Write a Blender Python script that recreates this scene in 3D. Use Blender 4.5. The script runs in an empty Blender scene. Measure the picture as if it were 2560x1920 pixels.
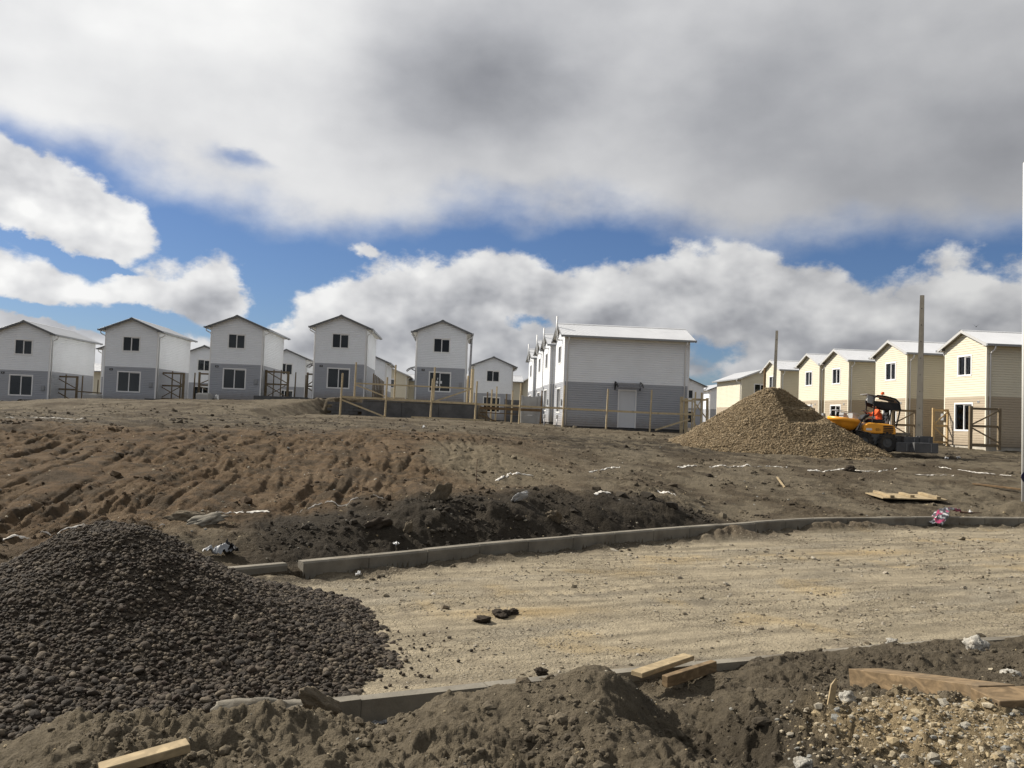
import bpy, math, random
import numpy as np
from mathutils import Vector, Matrix, Euler

random.seed(7)
RNG = np.random.default_rng(11)
R = math.radians
scene = bpy.context.scene
COL = scene.collection

# ------------------------------------------------------------------ camera
EYE = 2.2                                   # metres above the gravel road
cam_data = bpy.data.cameras.new('camera')
cam_data.sensor_fit = 'HORIZONTAL'
cam_data.sensor_width = 36.0
cam_data.lens = 36.0 * 2095.4 / 2560.0
cam_data.clip_start = 0.05
cam_data.clip_end = 9000.0
cam = bpy.data.objects.new('camera', cam_data)
COL.objects.link(cam)
_roll = Matrix.Rotation(R(2.111), 4, 'Z')
cam.matrix_world = Matrix.Translation((0, 0, EYE)) @ Matrix.Rotation(R(90 + 2.293), 4, 'X') @ _roll
scene.camera = cam

# ------------------------------------------------------------------ light
SUN_DIR = Vector((-0.705, 0.359, 0.612)).normalized()        # towards the sun
SUN_EL = math.asin(SUN_DIR.z)
SUN_AZ = math.atan2(SUN_DIR.x, SUN_DIR.y)                    # from +Y, clockwise
sun_data = bpy.data.lights.new('sun', 'SUN')
sun_data.energy = 5.0
sun_data.angle = R(0.55)
sun_data.color = (1.0, 0.93, 0.83)
sun = bpy.data.objects.new('sun', sun_data)
sun.rotation_euler = (-SUN_DIR).to_track_quat('-Z', 'Y').to_euler()
sun.location = (-30, 20, 40)
COL.objects.link(sun)

scene.view_settings.view_transform = 'Standard'
scene.view_settings.look = 'None'
scene.view_settings.gamma = 1.0
scene.view_settings.exposure = 0.5
scene.view_settings.use_curve_mapping = False

# ------------------------------------------------------------------ sky: Nishita blue with a procedural cloud deck
world = bpy.data.worlds.new('World')
scene.world = world
world.use_nodes = True
wt = world.node_tree
wt.nodes.clear()


def NN(t, kind, **kw):
    n = t.nodes.new(kind)
    for k, v in kw.items():
        setattr(n, k, v)
    return n


def _set(t, sock, v):
    if hasattr(v, 'is_linked') or isinstance(v, bpy.types.NodeSocket):
        t.links.new(v, sock)
    else:
        sock.default_value = v


def MATH(t, op, a, b=None, clamp=False):
    n = NN(t, 'ShaderNodeMath', operation=op, use_clamp=clamp)
    _set(t, n.inputs[0], a)
    if b is not None:
        _set(t, n.inputs[1], b)
    return n.outputs[0]


def MIXC(t, fac, a, b, mode='MIX'):
    n = NN(t, 'ShaderNodeMix', data_type='RGBA', blend_type=mode)
    _set(t, n.inputs[0], fac)
    _set(t, n.inputs[6], a)
    _set(t, n.inputs[7], b)
    return n.outputs[2]


def NOISE(t, vec, scale, detail=4.0, rough=0.5, dist=0.0):
    n = NN(t, 'ShaderNodeTexNoise')
    if vec is not None:
        t.links.new(vec, n.inputs['Vector'])
    n.inputs['Scale'].default_value = scale
    n.inputs['Detail'].default_value = detail
    n.inputs['Roughness'].default_value = rough
    n.inputs['Distortion'].default_value = dist
    return n


def MAPR(t, v, a, b, c, d, interp='SMOOTHSTEP'):
    n = NN(t, 'ShaderNodeMapRange', interpolation_type=interp)
    _set(t, n.inputs[0], v)
    for i, q in enumerate((a, b, c, d)):
        n.inputs[i + 1].default_value = q
    return n.outputs[0]


# cloud blobs: azimuth, elevation, radius along, radius across, tilt (degrees), weight; curves: azimuth, elevation
CLOUD_DECK = [(-32.2, 15.9),
    (-30.5, 15.6),
    (-28.3, 15.2),
    (-24.7, 14.4),
    (-21.3, 13.2),
    (-17.3, 12.3),
    (-13.1, 11.7),
    (-10.3, 11.7),
    (-7.6, 12.8),
    (-5.1, 13.8),
    (-2.2, 14.4),
    (1.0, 13.3),
    (4.2, 13.9),
    (7.3, 13.7),
    (10.8, 12.6),
    (15.0, 11.7),
    (19.4, 11.7),
    (23.5, 12.1),
    (27.4, 12.4),
    (31.3, 12.2)]
CLOUD_BANK = [(-31.8, 8.6),
    (-28.9, 8.6),
    (-25.9, 8.2),
    (-23.8, 8.7),
    (-21.7, 9.3),
    (-19.8, 10.2),
    (-18.3, 9.1),
    (-17.0, 6.9),
    (-15.3, 7.0),
    (-13.2, 8.4),
    (-11.8, 9.2),
    (-10.0, 10.3),
    (-8.1, 10.8),
    (-5.9, 10.8),
    (-3.7, 11.5),
    (-1.2, 12.1),
    (1.4, 11.6),
    (2.8, 10.5),
    (5.2, 10.8),
    (8.3, 11.3),
    (11.4, 11.9),
    (15.0, 12.2),
    (17.4, 11.2),
    (18.9, 10.3),
    (20.8, 10.1),
    (23.0, 9.8),
    (25.2, 10.1),
    (28.2, 11.0),
    (31.4, 10.3)]
CLOUD_HEAP = [(-30.8, 11.8, 6.0, 3.0, -14, 0.85),
    (-26.1, 11.3, 3.3, 1.9, -22, 0.75),
    (-32.1, 13.6, 3.5, 1.9, -22, 0.6),
    (-10.3, 11.0, 1.9, 0.7, -20, 0.75)]
CLOUD_GAPS = [(-28.8, 5.4, 4.7, 0.5, -10, -1.8),
    (-23.4, 5.3, 5.4, 0.7, -7, -1.2),
    (1.2, 6.7, 1.9, 0.6, -2, -0.9),
    (13.4, 4.6, 3.2, 1.4, -2, -0.95),
    (12.0, 2.7, 1.9, 0.9, -2, -0.8),
    (-15.8, 5.9, 2.5, 0.9, -2, -0.9),
    (-28.2, 8.9, 3.5, 0.3, -12, -1.3)]
CLOUD_HOLE = [(-18.2, 15.8, 3.0, 0.6, -7, -0.8),
    (-14.6, 17.6, 1.9, 0.4, -22, -0.25)]
CLOUD_TONE = [(-3.2, 21.5, 8.2, 3.6, -7, -0.42),
    (16.3, 21.8, 6.3, 5.1, 28, -0.2),
    (27.4, 16.8, 11.4, 6.0, -2, -0.26),
    (-20.2, 23.6, 13.3, 3.5, -2, 0.18),
    (-28.8, 19.4, 7.0, 3.8, -2, 0.03),
    (-15.7, 16.6, 8.2, 2.5, -17, 0.1),
    (7.1, 20.7, 3.8, 5.1, -22, 0.14),
    (5.7, 14.9, 8.2, 1.3, -2, 0.05),
    (-10.1, 13.6, 6.3, 1.3, -2, 0.04)]


def build_sky():
    t = wt
    out = NN(t, 'ShaderNodeOutputWorld')
    bg = NN(t, 'ShaderNodeBackground')
    sky = NN(t, 'ShaderNodeTexSky', sky_type='NISHITA')
    sky.sun_disc = False
    sky.sun_elevation = SUN_EL
    sky.sun_rotation = SUN_AZ
    sky.altitude = 50
    sky.air_density = 1.0
    sky.dust_density = 0.4
    sky.ozone_density = 2.0
    tc = NN(t, 'ShaderNodeTexCoord')
    sep = NN(t, 'ShaderNodeSeparateXYZ')
    t.links.new(tc.outputs['Generated'], sep.inputs[0])
    az = MATH(t, 'MULTIPLY', MATH(t, 'ARCTAN2', sep.outputs[0], sep.outputs[1]), 180 / math.pi / 10)
    el = MATH(t, 'MULTIPLY', MATH(t, 'ARCSINE', sep.outputs[2]), 180 / math.pi / 10)
    cmb = NN(t, 'ShaderNodeCombineXYZ')
    t.links.new(az, cmb.inputs[0]); t.links.new(el, cmb.inputs[1])
    P0 = cmb.outputs[0]

    def stretched(sx, sy, off=(0, 0, 0), vec=P0):
        m = NN(t, 'ShaderNodeMapping'); m.inputs['Scale'].default_value = (sx, sy, 1); m.inputs['Location'].default_value = off
        t.links.new(vec, m.inputs[0])
        return m.outputs[0]

    def warped(noise, amt):
        sub = NN(t, 'ShaderNodeVectorMath', operation='SUBTRACT'); sub.inputs[1].default_value = (0.5, 0.5, 0.5)
        t.links.new(noise.outputs['Color'], sub.inputs[0])
        mul = NN(t, 'ShaderNodeVectorMath', operation='MULTIPLY'); mul.inputs[1].default_value = amt
        t.links.new(sub.outputs[0], mul.inputs[0])
        add = NN(t, 'ShaderNodeVectorMath', operation='ADD')
        t.links.new(P0, add.inputs[0]); t.links.new(mul.outputs[0], add.inputs[1])
        return add.outputs[0]

    def blobs(lst, vec):
        acc = None
        for a, e, ra, re, rot, wgt in lst:
            m = NN(t, 'ShaderNodeMapping', vector_type='TEXTURE')
            m.inputs['Location'].default_value = (a / 10, e / 10, 0)
            m.inputs['Rotation'].default_value = (0, 0, R(rot))
            m.inputs['Scale'].default_value = (ra / 10, re / 10, 1)
            t.links.new(vec, m.inputs[0])
            d = NN(t, 'ShaderNodeVectorMath', operation='DOT_PRODUCT')
            t.links.new(m.outputs[0], d.inputs[0]); t.links.new(m.outputs[0], d.inputs[1])
            g = MATH(t, 'MULTIPLY', MATH(t, 'POWER', 0.36788, d.outputs['Value']), wgt)
            acc = g if acc is None else MATH(t, 'ADD', acc, g)
        return acc

    def height_curve(pts, azv):
        """elevation (tens of degrees) of a cloud edge as a function of azimuth"""
        r = NN(t, 'ShaderNodeValToRGB')
        r.color_ramp.interpolation = 'B_SPLINE'
        e = r.color_ramp.elements
        for i, (a, h) in enumerate(pts):
            p = (a / 10 + 3.4) / 6.8; v = h / 30
            q = e[i] if i < 1 else (e[1] if i == 1 and len(e) > 1 else e.new(p))
            q.position = p; q.color = (v, v, v, 1)
        t.links.new(MATH(t, 'MULTIPLY', MATH(t, 'ADD', azv, 3.4), 1 / 6.8, clamp=True), r.inputs[0])
        return MATH(t, 'MULTIPLY', r.outputs['Color'], 3.0)

    # ---- low banks of cumulus: crisp heaped tops, grey bases
    wn = NOISE(t, stretched(.9, 1.25), 2.0, 6.0, 0.58)
    PW = warped(wn, (0.62, 0.42, 0))
    sw = NN(t, 'ShaderNodeSeparateXYZ'); t.links.new(PW, sw.inputs[0])
    top = height_curve(CLOUD_BANK, sw.outputs[0])
    PB = stretched(1.0, 1.35)
    b1 = NOISE(t, PB, 3.4, 8.0, 0.60)
    bo = NN(t, 'ShaderNodeVectorMath', operation='ADD'); bo.inputs[1].default_value = (-0.07, 0.16, 0)
    t.links.new(PB, bo.inputs[0])
    b2 = NOISE(t, bo.outputs[0], 2.0, 3.5, 0.50)
    b3 = NOISE(t, PB, 2.0, 3.5, 0.50)
    depth = MATH(t, 'SUBTRACT', MATH(t, 'ADD', top, 0.015), sw.outputs[1])              # how far below the top of the bank
    dens1 = MATH(t, 'MULTIPLY', depth, 4.2)
    dens1 = MATH(t, 'MINIMUM', dens1, 0.95)
    heap = blobs(CLOUD_HEAP, PW)
    dens1 = MATH(t, 'MAXIMUM', dens1, MATH(t, 'SUBTRACT', MATH(t, 'MULTIPLY', heap, 1.7), 0.62))
    dens1 = MATH(t, 'ADD', dens1, blobs(CLOUD_GAPS, PW))
    dens1 = MATH(t, 'ADD', dens1, MATH(t, 'MULTIPLY', MATH(t, 'SUBTRACT', b1.outputs['Fac'], 0.5), 1.7))
    mask1 = MAPR(t, dens1, -0.06, 0.46, 0.0, 1.0)
    relief = MATH(t, 'ADD', MATH(t, 'SUBTRACT', b3.outputs['Fac'], b2.outputs['Fac']), MATH(t, 'MULTIPLY', MATH(t, 'SUBTRACT', b1.outputs['Fac'], 0.5), 0.22))
    tone1 = MATH(t, 'ADD', MAPR(t, depth, -0.05, 0.62, 0.86, 0.56), MATH(t, 'MULTIPLY', relief, 1.25))
    tone1 = MATH(t, 'ADD', tone1, MATH(t, 'MULTIPLY', MATH(t, 'SUBTRACT', wn.outputs['Fac'], 0.5), 0.35))
    tone1 = MATH(t, 'ADD', tone1, MAPR(t, el, 0.0, 0.55, 0.12, 0.0))
    tone1 = MATH(t, 'MAXIMUM', tone1, MATH(t, 'ADD', MAPR(t, heap, 0.2, 1.0, 0.0, 0.66), MATH(t, 'MULTIPLY', relief, 0.9)))
    # ---- the high deck: soft and broad
    dn = NOISE(t, stretched(.55, 1.0, (3.1, 1.7, 0)), 1.5, 6.0, 0.52)
    PD = warped(dn, (0.8, 0.5, 0))
    sd_ = NN(t, 'ShaderNodeSeparateXYZ'); t.links.new(PD, sd_.inputs[0])
    foot = height_curve(CLOUD_DECK, sd_.outputs[0])
    n2 = NOISE(t, stretched(.8, 1.1, (7.7, 2.2, 0)), 2.6, 6.0, 0.54)
    dens2 = MATH(t, 'MULTIPLY', MATH(t, 'SUBTRACT', sd_.outputs[1], foot), 2.4)
    dens2 = MATH(t, 'MINIMUM', dens2, 1.0)
    dens2 = MATH(t, 'ADD', dens2, blobs(CLOUD_HOLE, PD))
    dens2 = MATH(t, 'ADD', dens2, MATH(t, 'MULTIPLY', MATH(t, 'SUBTRACT', n2.outputs['Fac'], 0.5), 0.85))
    mask2 = MAPR(t, dens2, -0.34, 0.62, 0.0, 1.0)
    tone2 = MATH(t, 'ADD', blobs(CLOUD_TONE, PD), 0.72)
    n3 = NOISE(t, stretched(.5, .9, (1.1, 4.2, 0)), 1.2, 3.0, 0.5)
    tone2 = MATH(t, 'ADD', tone2, MATH(t, 'MULTIPLY', MATH(t, 'SUBTRACT', n3.outputs['Fac'], 0.5), 0.60))
    tone2 = MATH(t, 'ADD', tone2, MATH(t, 'MULTIPLY', MATH(t, 'SUBTRACT', n2.outputs['Fac'], 0.5), 0.22))

    def ramp_of(v):
        ramp = NN(t, 'ShaderNodeValToRGB')
        r = ramp.color_ramp
        r.elements[0].position = 0.0; r.elements[0].color = (0.17, 0.18, 0.205, 1)
        r.elements[1].position = 1.0; r.elements[1].color = (1.0, 1.0, 0.99, 1)
        for p, c in ((0.25, (0.29, 0.30, 0.33)), (0.5, (0.50, 0.51, 0.54)), (0.75, (0.75, 0.755, 0.77))):
            q = r.elements.new(p); q.color = (*c, 1)
        t.links.new(v, ramp.inputs[0])
        return ramp.outputs[0]
    # thin cloud scatters the sun forwards: the sky is brightest round the sun and dims away from it
    sd = NN(t, 'ShaderNodeVectorMath', operation='DOT_PRODUCT'); sd.inputs[1].default_value = SUN_DIR
    t.links.new(tc.outputs['Generated'], sd.inputs[0])
    glow = MAPR(t, sd.outputs['Value'], -0.7, 0.95, 0.40, 1.04, 'LINEAR')
    blue = NN(t, 'ShaderNodeVectorMath', operation='MULTIPLY')
    blue.inputs[1].default_value = SKY_GAIN
    t.links.new(sky.outputs[0], blue.inputs[0])
    cl = NN(t, 'ShaderNodeVectorMath', operation='SCALE')
    t.links.new(MIXC(t, mask2, ramp_of(tone1), ramp_of(tone2)), cl.inputs[0]); t.links.new(glow, cl.inputs['Scale'])
    cover = MATH(t, 'SUBTRACT', 1.0, MATH(t, 'MULTIPLY', MATH(t, 'SUBTRACT', 1.0, mask1), MATH(t, 'SUBTRACT', 1.0, mask2)))
    col = MIXC(t, cover, blue.outputs[0], cl.outputs[0])
    t.links.new(col, bg.inputs['Color'])
    bg.inputs['Strength'].default_value = SKY_STRENGTH
    t.links.new(bg.outputs[0], out.inputs['Surface'])


SKY_STRENGTH = 0.70
SKY_GAIN = (0.046, 0.056, 0.076)
build_sky()
world.cycles.sampling_method = 'MANUAL'
world.cycles.sample_map_resolution = 512
scene.cycles.max_bounces = 5
scene.cycles.diffuse_bounces = 3
scene.cycles.glossy_bounces = 2
scene.cycles.transmission_bounces = 3
# ------------------------------------------------------------------ lie of the land (pure numpy)
# TERRAIN-BEGIN
def sst(a, b, x):
    t = np.clip((x - a) / (b - a), 0, 1)
    return t * t * (3 - 2 * t)


def _hash(ix, iy, seed):
    h = (ix.astype(np.int64) * 374761393 + iy.astype(np.int64) * 668265263 + seed * 974634777) & 0xFFFFFFFF
    h = ((h ^ (h >> 13)) * 1274126177) & 0xFFFFFFFF
    h = ((h ^ (h >> 16)) * 2246822519) & 0xFFFFFFFF
    return (h ^ (h >> 15)) & 0xFFFF


_ANG = np.arange(65536) * (2 * np.pi / 65536)
_GX, _GY = np.cos(_ANG), np.sin(_ANG)


def pn(x, y, seed=0):
    """gradient noise, about -0.7..0.7"""
    fx = np.floor(x); fy = np.floor(y)
    dx = x - fx; dy = y - fy
    ix = fx.astype(np.int64); iy = fy.astype(np.int64)
    u = dx * dx * dx * (dx * (dx * 6 - 15) + 10); v = dy * dy * dy * (dy * (dy * 6 - 15) + 10)

    def g(ox, oy):
        h = _hash(ix + ox, iy + oy, seed)
        return _GX[h] * (dx - ox) + _GY[h] * (dy - oy)
    a = g(0, 0); b = g(1, 0); c = g(0, 1); d = g(1, 1)
    return (a + u * (b - a)) + v * ((c + u * (d - c)) - (a + u * (b - a)))


def fbm(x, y, seed=0, oct=4, gain=0.5):
    s = 0; a = 1.0
    for i in range(oct):
        s = s + a * pn(x * 2 ** i + 17.3 * i, y * 2 ** i - 9.1 * i, seed + i)
        a *= gain
    return s


FAR_KERB = np.array([(-16.0, 0.2), (-9.0, 5.75), (-3.42, 10.33), (-2.62, 10.95), (-1.48, 11.97), (-0.19, 13.16), (0.9, 14.07), (2.46, 15.3),
                     (4.15, 16.6), (5.70, 17.75), (6.9, 18.55), (8.32, 19.2), (10.3, 19.85), (12.6, 20.45), (20.0, 22.1), (45.0, 27.5)])
NEAR_KERB = np.array([(-16.0, -0.2), (-8.0, 3.1), (-1.9, 5.85), (-1.18, 6.24), (-0.2, 6.68), (0.91, 7.16), (1.61, 7.48), (2.07, 7.66),
                      (3.01, 8.04), (4.0, 8.44), (4.9, 8.74), (8.0, 9.7), (20.0, 13.0), (45.0, 20.0)])


def sdist(x, y, poly):
    """signed distance to a polyline running left to right: positive on its far (+y) side; also arc length"""
    best = np.full(x.shape, 1e9); sg = np.zeros(x.shape); al = np.zeros(x.shape); L = 0.0
    for (ax, ay), (bx, by) in zip(poly[:-1], poly[1:]):
        ex, ey = bx - ax, by - ay
        l = math.hypot(ex, ey)
        t = np.clip(((x - ax) * ex + (y - ay) * ey) / (l * l), 0, 1)
        px, py = ax + t * ex, ay + t * ey
        d = np.hypot(x - px, y - py)
        c = ex * (y - ay) - ey * (x - ax)
        m = d < best - 1e-9
        best = np.where(m, d, best); sg = np.where(m, np.sign(c), sg); al = np.where(m, L + t * l, al)
        L += l
    return best * sg, al


UP_CTRL = np.array([(-48, 57, 1.5), (-40, 57, 1.62), (-36, 57.5, 1.66), (-29, 58, 2.18), (-21, 58.5, 2.66), (-14, 59, 2.95), (-7, 60, 3.05), (-9.7, 52, 3.06),
                    (-4, 52, 3.0), (-15, 50, 2.66), (-22, 48, 2.42), (-30, 46, 2.05), (-40, 45, 1.8), (-15, 44, 2.35), (-38, 79, 1.95), (-30, 79, 1.72),
                    (-16, 28, 1.70), (-22, 36, 1.72), (-30, 38, 1.66), (-13, 34, 1.92), (-13, 27, 1.74), (-38, 38, 1.6), (-22, 79, 1.68), (-14, 79, 1.7), (-36, 64, 1.66), (-29, 65, 2.15), (-21, 65, 2.6), (-14, 66, 2.9), (-7, 67, 2.95)])
LO_CTRL = np.array([(-9.3, 46, 1.97), (-4.4, 46, 1.97), (.47, 46.5, 1.88), (5.3, 46.9, 1.73), (7.8, 47, 1.67), (-9, 49.6, 1.97), (-3, 49.6, 1.93), (3, 48.0, 1.72),
                    (10, 48.6, 1.68), (3, 60, 1.8), (2, 68, 1.8), (24, 42.6, 1.46), (24, 46, 1.5), (23, 49, 1.52), (22.5, 56, 1.55), (22, 68, 1.6), (22, 80, 1.45),
                    (-2, 80.5, 1.75), (13.4, 33.5, 1.40), (7, 34, 1.58), (10, 33.5, 1.5), (16.5, 35.5, 1.46), (18.5, 35, 1.42), (31, 43, 1.46), (-1, 55, 1.9), (-2, 38, 1.72), (-8, 38, 1.8),
                    (5, 38, 1.66), (26, 32, 1.2), (20, 30, 1.2), (25, 38, 1.4)])


def _idw(x, y, pts, p=3.2):
    n = np.zeros(x.shape); w = np.zeros(x.shape)
    for px, py, pz in pts:
        k = 1.0 / (np.hypot(x - px, y - py) + 0.6) ** p
        n += k * pz; w += k
    return n / w


def terrain(x, y, fine=True):
    x = np.asarray(x, float); y = np.asarray(y, float)
    s, al = sdist(x, y, FAR_KERB)
    sn, aln = sdist(x, y, NEAR_KERB)
    # ---- uphill side
    zl = np.interp(s, [-1, 0, .25, 1.2, 3, 6, 10, 14, 20, 40], [.0, .10, .16, .44, .68, 1.04, 1.46, 1.68, 1.76, 1.85])
    zr = np.interp(s, [-1, 0, .25, 1.5, 3, 8, 12, 20, 40], [.0, .12, .17, .27, .42, .85, 1.18, 1.5, 1.7])
    wr = sst(-.12, .16, x / np.maximum(y, 1.0))
    z = zl * (1 - wr) + zr * wr
    lo = _idw(x, y, LO_CTRL); up = _idw(x, y, UP_CTRL)
    wallline = 50.0 + (x + 6.5) * 0.07
    mup = np.where(x < -11.0, sst(-9.9, -11.4, x) if False else np.clip((-10.9 - x) / 1.1, 0, 1), 0.0)
    mup = np.maximum(mup, np.where((x > -11.2) & (x < -2.15), np.clip((y - wallline - .40) / .25, 0, 1), 0.0))
    mup = np.where((x >= -2.15) & (y > 50), np.clip((-1.9 - x) / .25, 0, 1) * np.clip((y - wallline - .4) / .25, 0, 1), mup)
    far = lo * (1 - mup) + up * mup
    far = np.where(y > 74, far * (1 - sst(74, 95, y)) + 1.75 * sst(74, 95, y), far)
    k = sst(15, 27, s)
    z = z * (1 - k) + far * k
    # spoil bank behind the far kerb
    bx = np.interp(al, [0, 17.2, 17.6, 18.6, 19.6, 20.8, 22.4, 24.2, 25.6, 26.5, 27.3, 60], [0, 0, .08, .14, .26, .34, .42, .44, .32, .12, 0, 0])
    wob = .22 * pn(al * .9, s * 0 + 3.3, 5) + .12 * pn(al * 2.6, s * 0 + 1.1, 6)
    bank = sst(.10, .95, s + wob) * (1 - sst(1.5, 4.2, s + wob))
    z = z + bx * bank * (1 + .3 * pn(al * 1.3, s * .8, 9))
    # scooped bites in the bank face
    for ba, bs, br, bd in ((20.7, .95, .42, .20), (22.5, .9, .5, .18), (23.9, 1.0, .5, .16), (24.9, .8, .35, .10)):
        q = ((al - ba) / br) ** 2 + ((s - bs) / (br * .75)) ** 2
        z = z - bd * np.exp(-q * 1.2)
    # low hummock of brown soil and trench on the right of the bank
    z = z + .22 * np.exp(-(((x - 3.2) / 1.3) ** 2 + ((y - 20.5) / 2.2) ** 2)) - .16 * np.exp(-(((x - 5.0) / .8) ** 2 + ((y - 20.8) / 2.4) ** 2))
    z = z + .10 * np.exp(-(((x - 8.3) / 2.2) ** 2 + ((y - 25) / .6) ** 2)) + .28 * np.exp(-(((x - 13.1) / .5) ** 2 + ((y - 21.6) / .45) ** 2))
    z = z + .16 * np.exp(-(((x - 13.6) / .9) ** 2 + ((y - 24.2) / .5) ** 2))
    # ---- road side and camera side
    d = -sn                                                     # distance from the near kerb towards the camera
    zn = np.interp(d, [0, .1, .3, 1.0, 1.8, 2.6, 4, 10, 60], [-.06, -.02, .0, .14, .34, .5, .58, .62, .62])
    for mx, my, rx, ry, h in ((.18, 5.28, .62, .40, .22), (.66, 5.30, .36, .36, .24), (-.25, 5.05, .40, .3, .10), (.45, 4.7, .5, .35, .08), (1.15, 4.55, .55, .6, .10), (-.35, 4.9, .55, .45, .12), (-2.25, 4.75, .75, .5, .33), (-1.25, 5.05, .42, .40, .22),
                              (2.55, 4.85, .62, .5, .10), (1.0, 5.75, .45, .3, .10), (1.9, 5.9, .5, .4, .06), (-.75, 6.05, .5, .22, -.12), (1.16, 4.85, .34, .5, -.30), (1.5, 4.5, .35, .3, -.12), (1.75, 5.1, .35, .35, .07),
                              (2.0, 7.1, .7, .22, .08), (3.4, 7.6, .5, .25, .09), (4.6, 7.6, .8, .5, .10), (-1.72, 5.75, .35, .22, .10)):
        zn = zn + h * np.exp(-(((x - mx) / rx) ** 2 + ((y - my) / ry) ** 2))
    # soil heaped against and over the near kerb in places
    cov = np.interp(x, [-3, -1.25, -1.1, -.2, -.05, .75, .95, 2.05, 2.3, 2.9, 3.05, 3.5, 3.7, 4.3, 4.5, 6], [0, 0, -.06, -.10, .07, .10, 0.0, .02, .10, .10, .06, .07, .09, .09, .09, .09])
    zn = zn + (cov + .04) * np.exp(-((d - .12) / .32) ** 2)
    onroad = (sn > 0) & (s < 0)
    z = np.where(sn <= 0, zn, np.where(onroad, -.14, z))
    # ---- relief
    dirt = np.where(onroad, 0.0, 1.0)
    near = np.clip(d / .25, 0, 1) * (sn <= 0) + np.clip(s / .35, 0, 1) * (s > 0)
    rough = np.clip(.55 + .25 * (sn <= 0) + .9 * pn(x * .45, y * .45, 21) + .5 * pn(x * 1.3, y * 1.3, 22), .08, 1.3)
    fade = 1 / (1 + np.hypot(x, y) / 60)
    z = z + near * fade * (.10 * fbm(x * .42, y * .42, 31, 3) + .045 * fbm(x * 1.6, y * 1.6, 35, 3))
    if fine:
        wx = x + .05 * pn(x * 9, y * 9, 45); wy = y + .05 * pn(x * 9 + 7, y * 9, 46)
        bil = np.abs(pn(wx * 5.5, wy * 5.5, 41)) * .6 + np.abs(pn(wx * 11.5, wy * 11.5, 42)) * .42 + np.abs(pn(wx * 24, wy * 24, 43)) * .25
        z = z + near * rough * .115 * (bil - .28)
        # crumbs: small steep lumps in patches
        cr = np.clip(pn(wx * 17, wy * 17, 47) - .12, 0, 1) + .6 * np.clip(pn(wx * 34, wy * 34, 48) - .10, 0, 1)
        z = z + near * np.clip(rough - .25, 0, 1) * .05 * cr
        cn = near * (sn <= 0) * np.clip(rough - .1, 0, 1)
        z = z + cn * (.075 * np.clip(pn(wx * 7, wy * 7, 57) - .10, 0, 1) + .06 * np.clip(pn(wx * 16, wy * 16, 58) - .12, 0, 1) + .03 * np.clip(pn(wx * 33, wy * 33, 59) - .1, 0, 1))
        z = z + cn * (.055 * fbm(x * 2.8, y * 2.8, 63, 3) + .045 * np.clip(pn(wx * 4.2, wy * 4.2, 64), 0, 1))
        # torn clods: terraced noise gives steep little faces that throw hard shadows
        tb = fbm(wx * 2.7, wy * 2.7, 49, 4) * 5
        tb = np.floor(tb) + sst(.72, 1.0, tb - np.floor(tb))
        z = z + near * np.clip(rough - .15, 0, 1) * .020 * tb
        # drag marks of the digger's bucket on the left-hand slope
        lw = sst(.5, 2.5, s) * (1 - sst(9, 16, s)) * sst(1.5, -3.5, x - (y - 16) * .12) * 1.0
        xx = x + .12 * y + .25 * pn(x * .5, y * .35, 51) + .05 * pn(x * 3, y * 3, 55) + .025 * pn(x * 8, y * 8, 56)
        st = np.abs(pn(xx * 2.1, y * .24, 52)) + .35 * np.abs(pn(xx * 7.5, y * .7, 53))
        z = z - lw * .24 * np.clip((.27 - st) * 2.4, 0, .42) * np.clip(.6 + 1.2 * pn(x * .6, y * .3, 54), 0, 1.2)
        # wheel tracks crossing in front of the houses on the right
        tw = sst(11, 13, s) * (1 - sst(19, 23, s)) * sst(-2, 3, x)
        z = z - tw * .09 * np.clip(np.abs(pn(s * 1.1 + .1 * x, x * .06, 61)) * -3 + .9, 0, 1)
        z = z - tw * .03 * np.abs(pn(x * 2.2, s * 3, 62))
    z = np.where(onroad, -.14, z)
    return z


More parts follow.
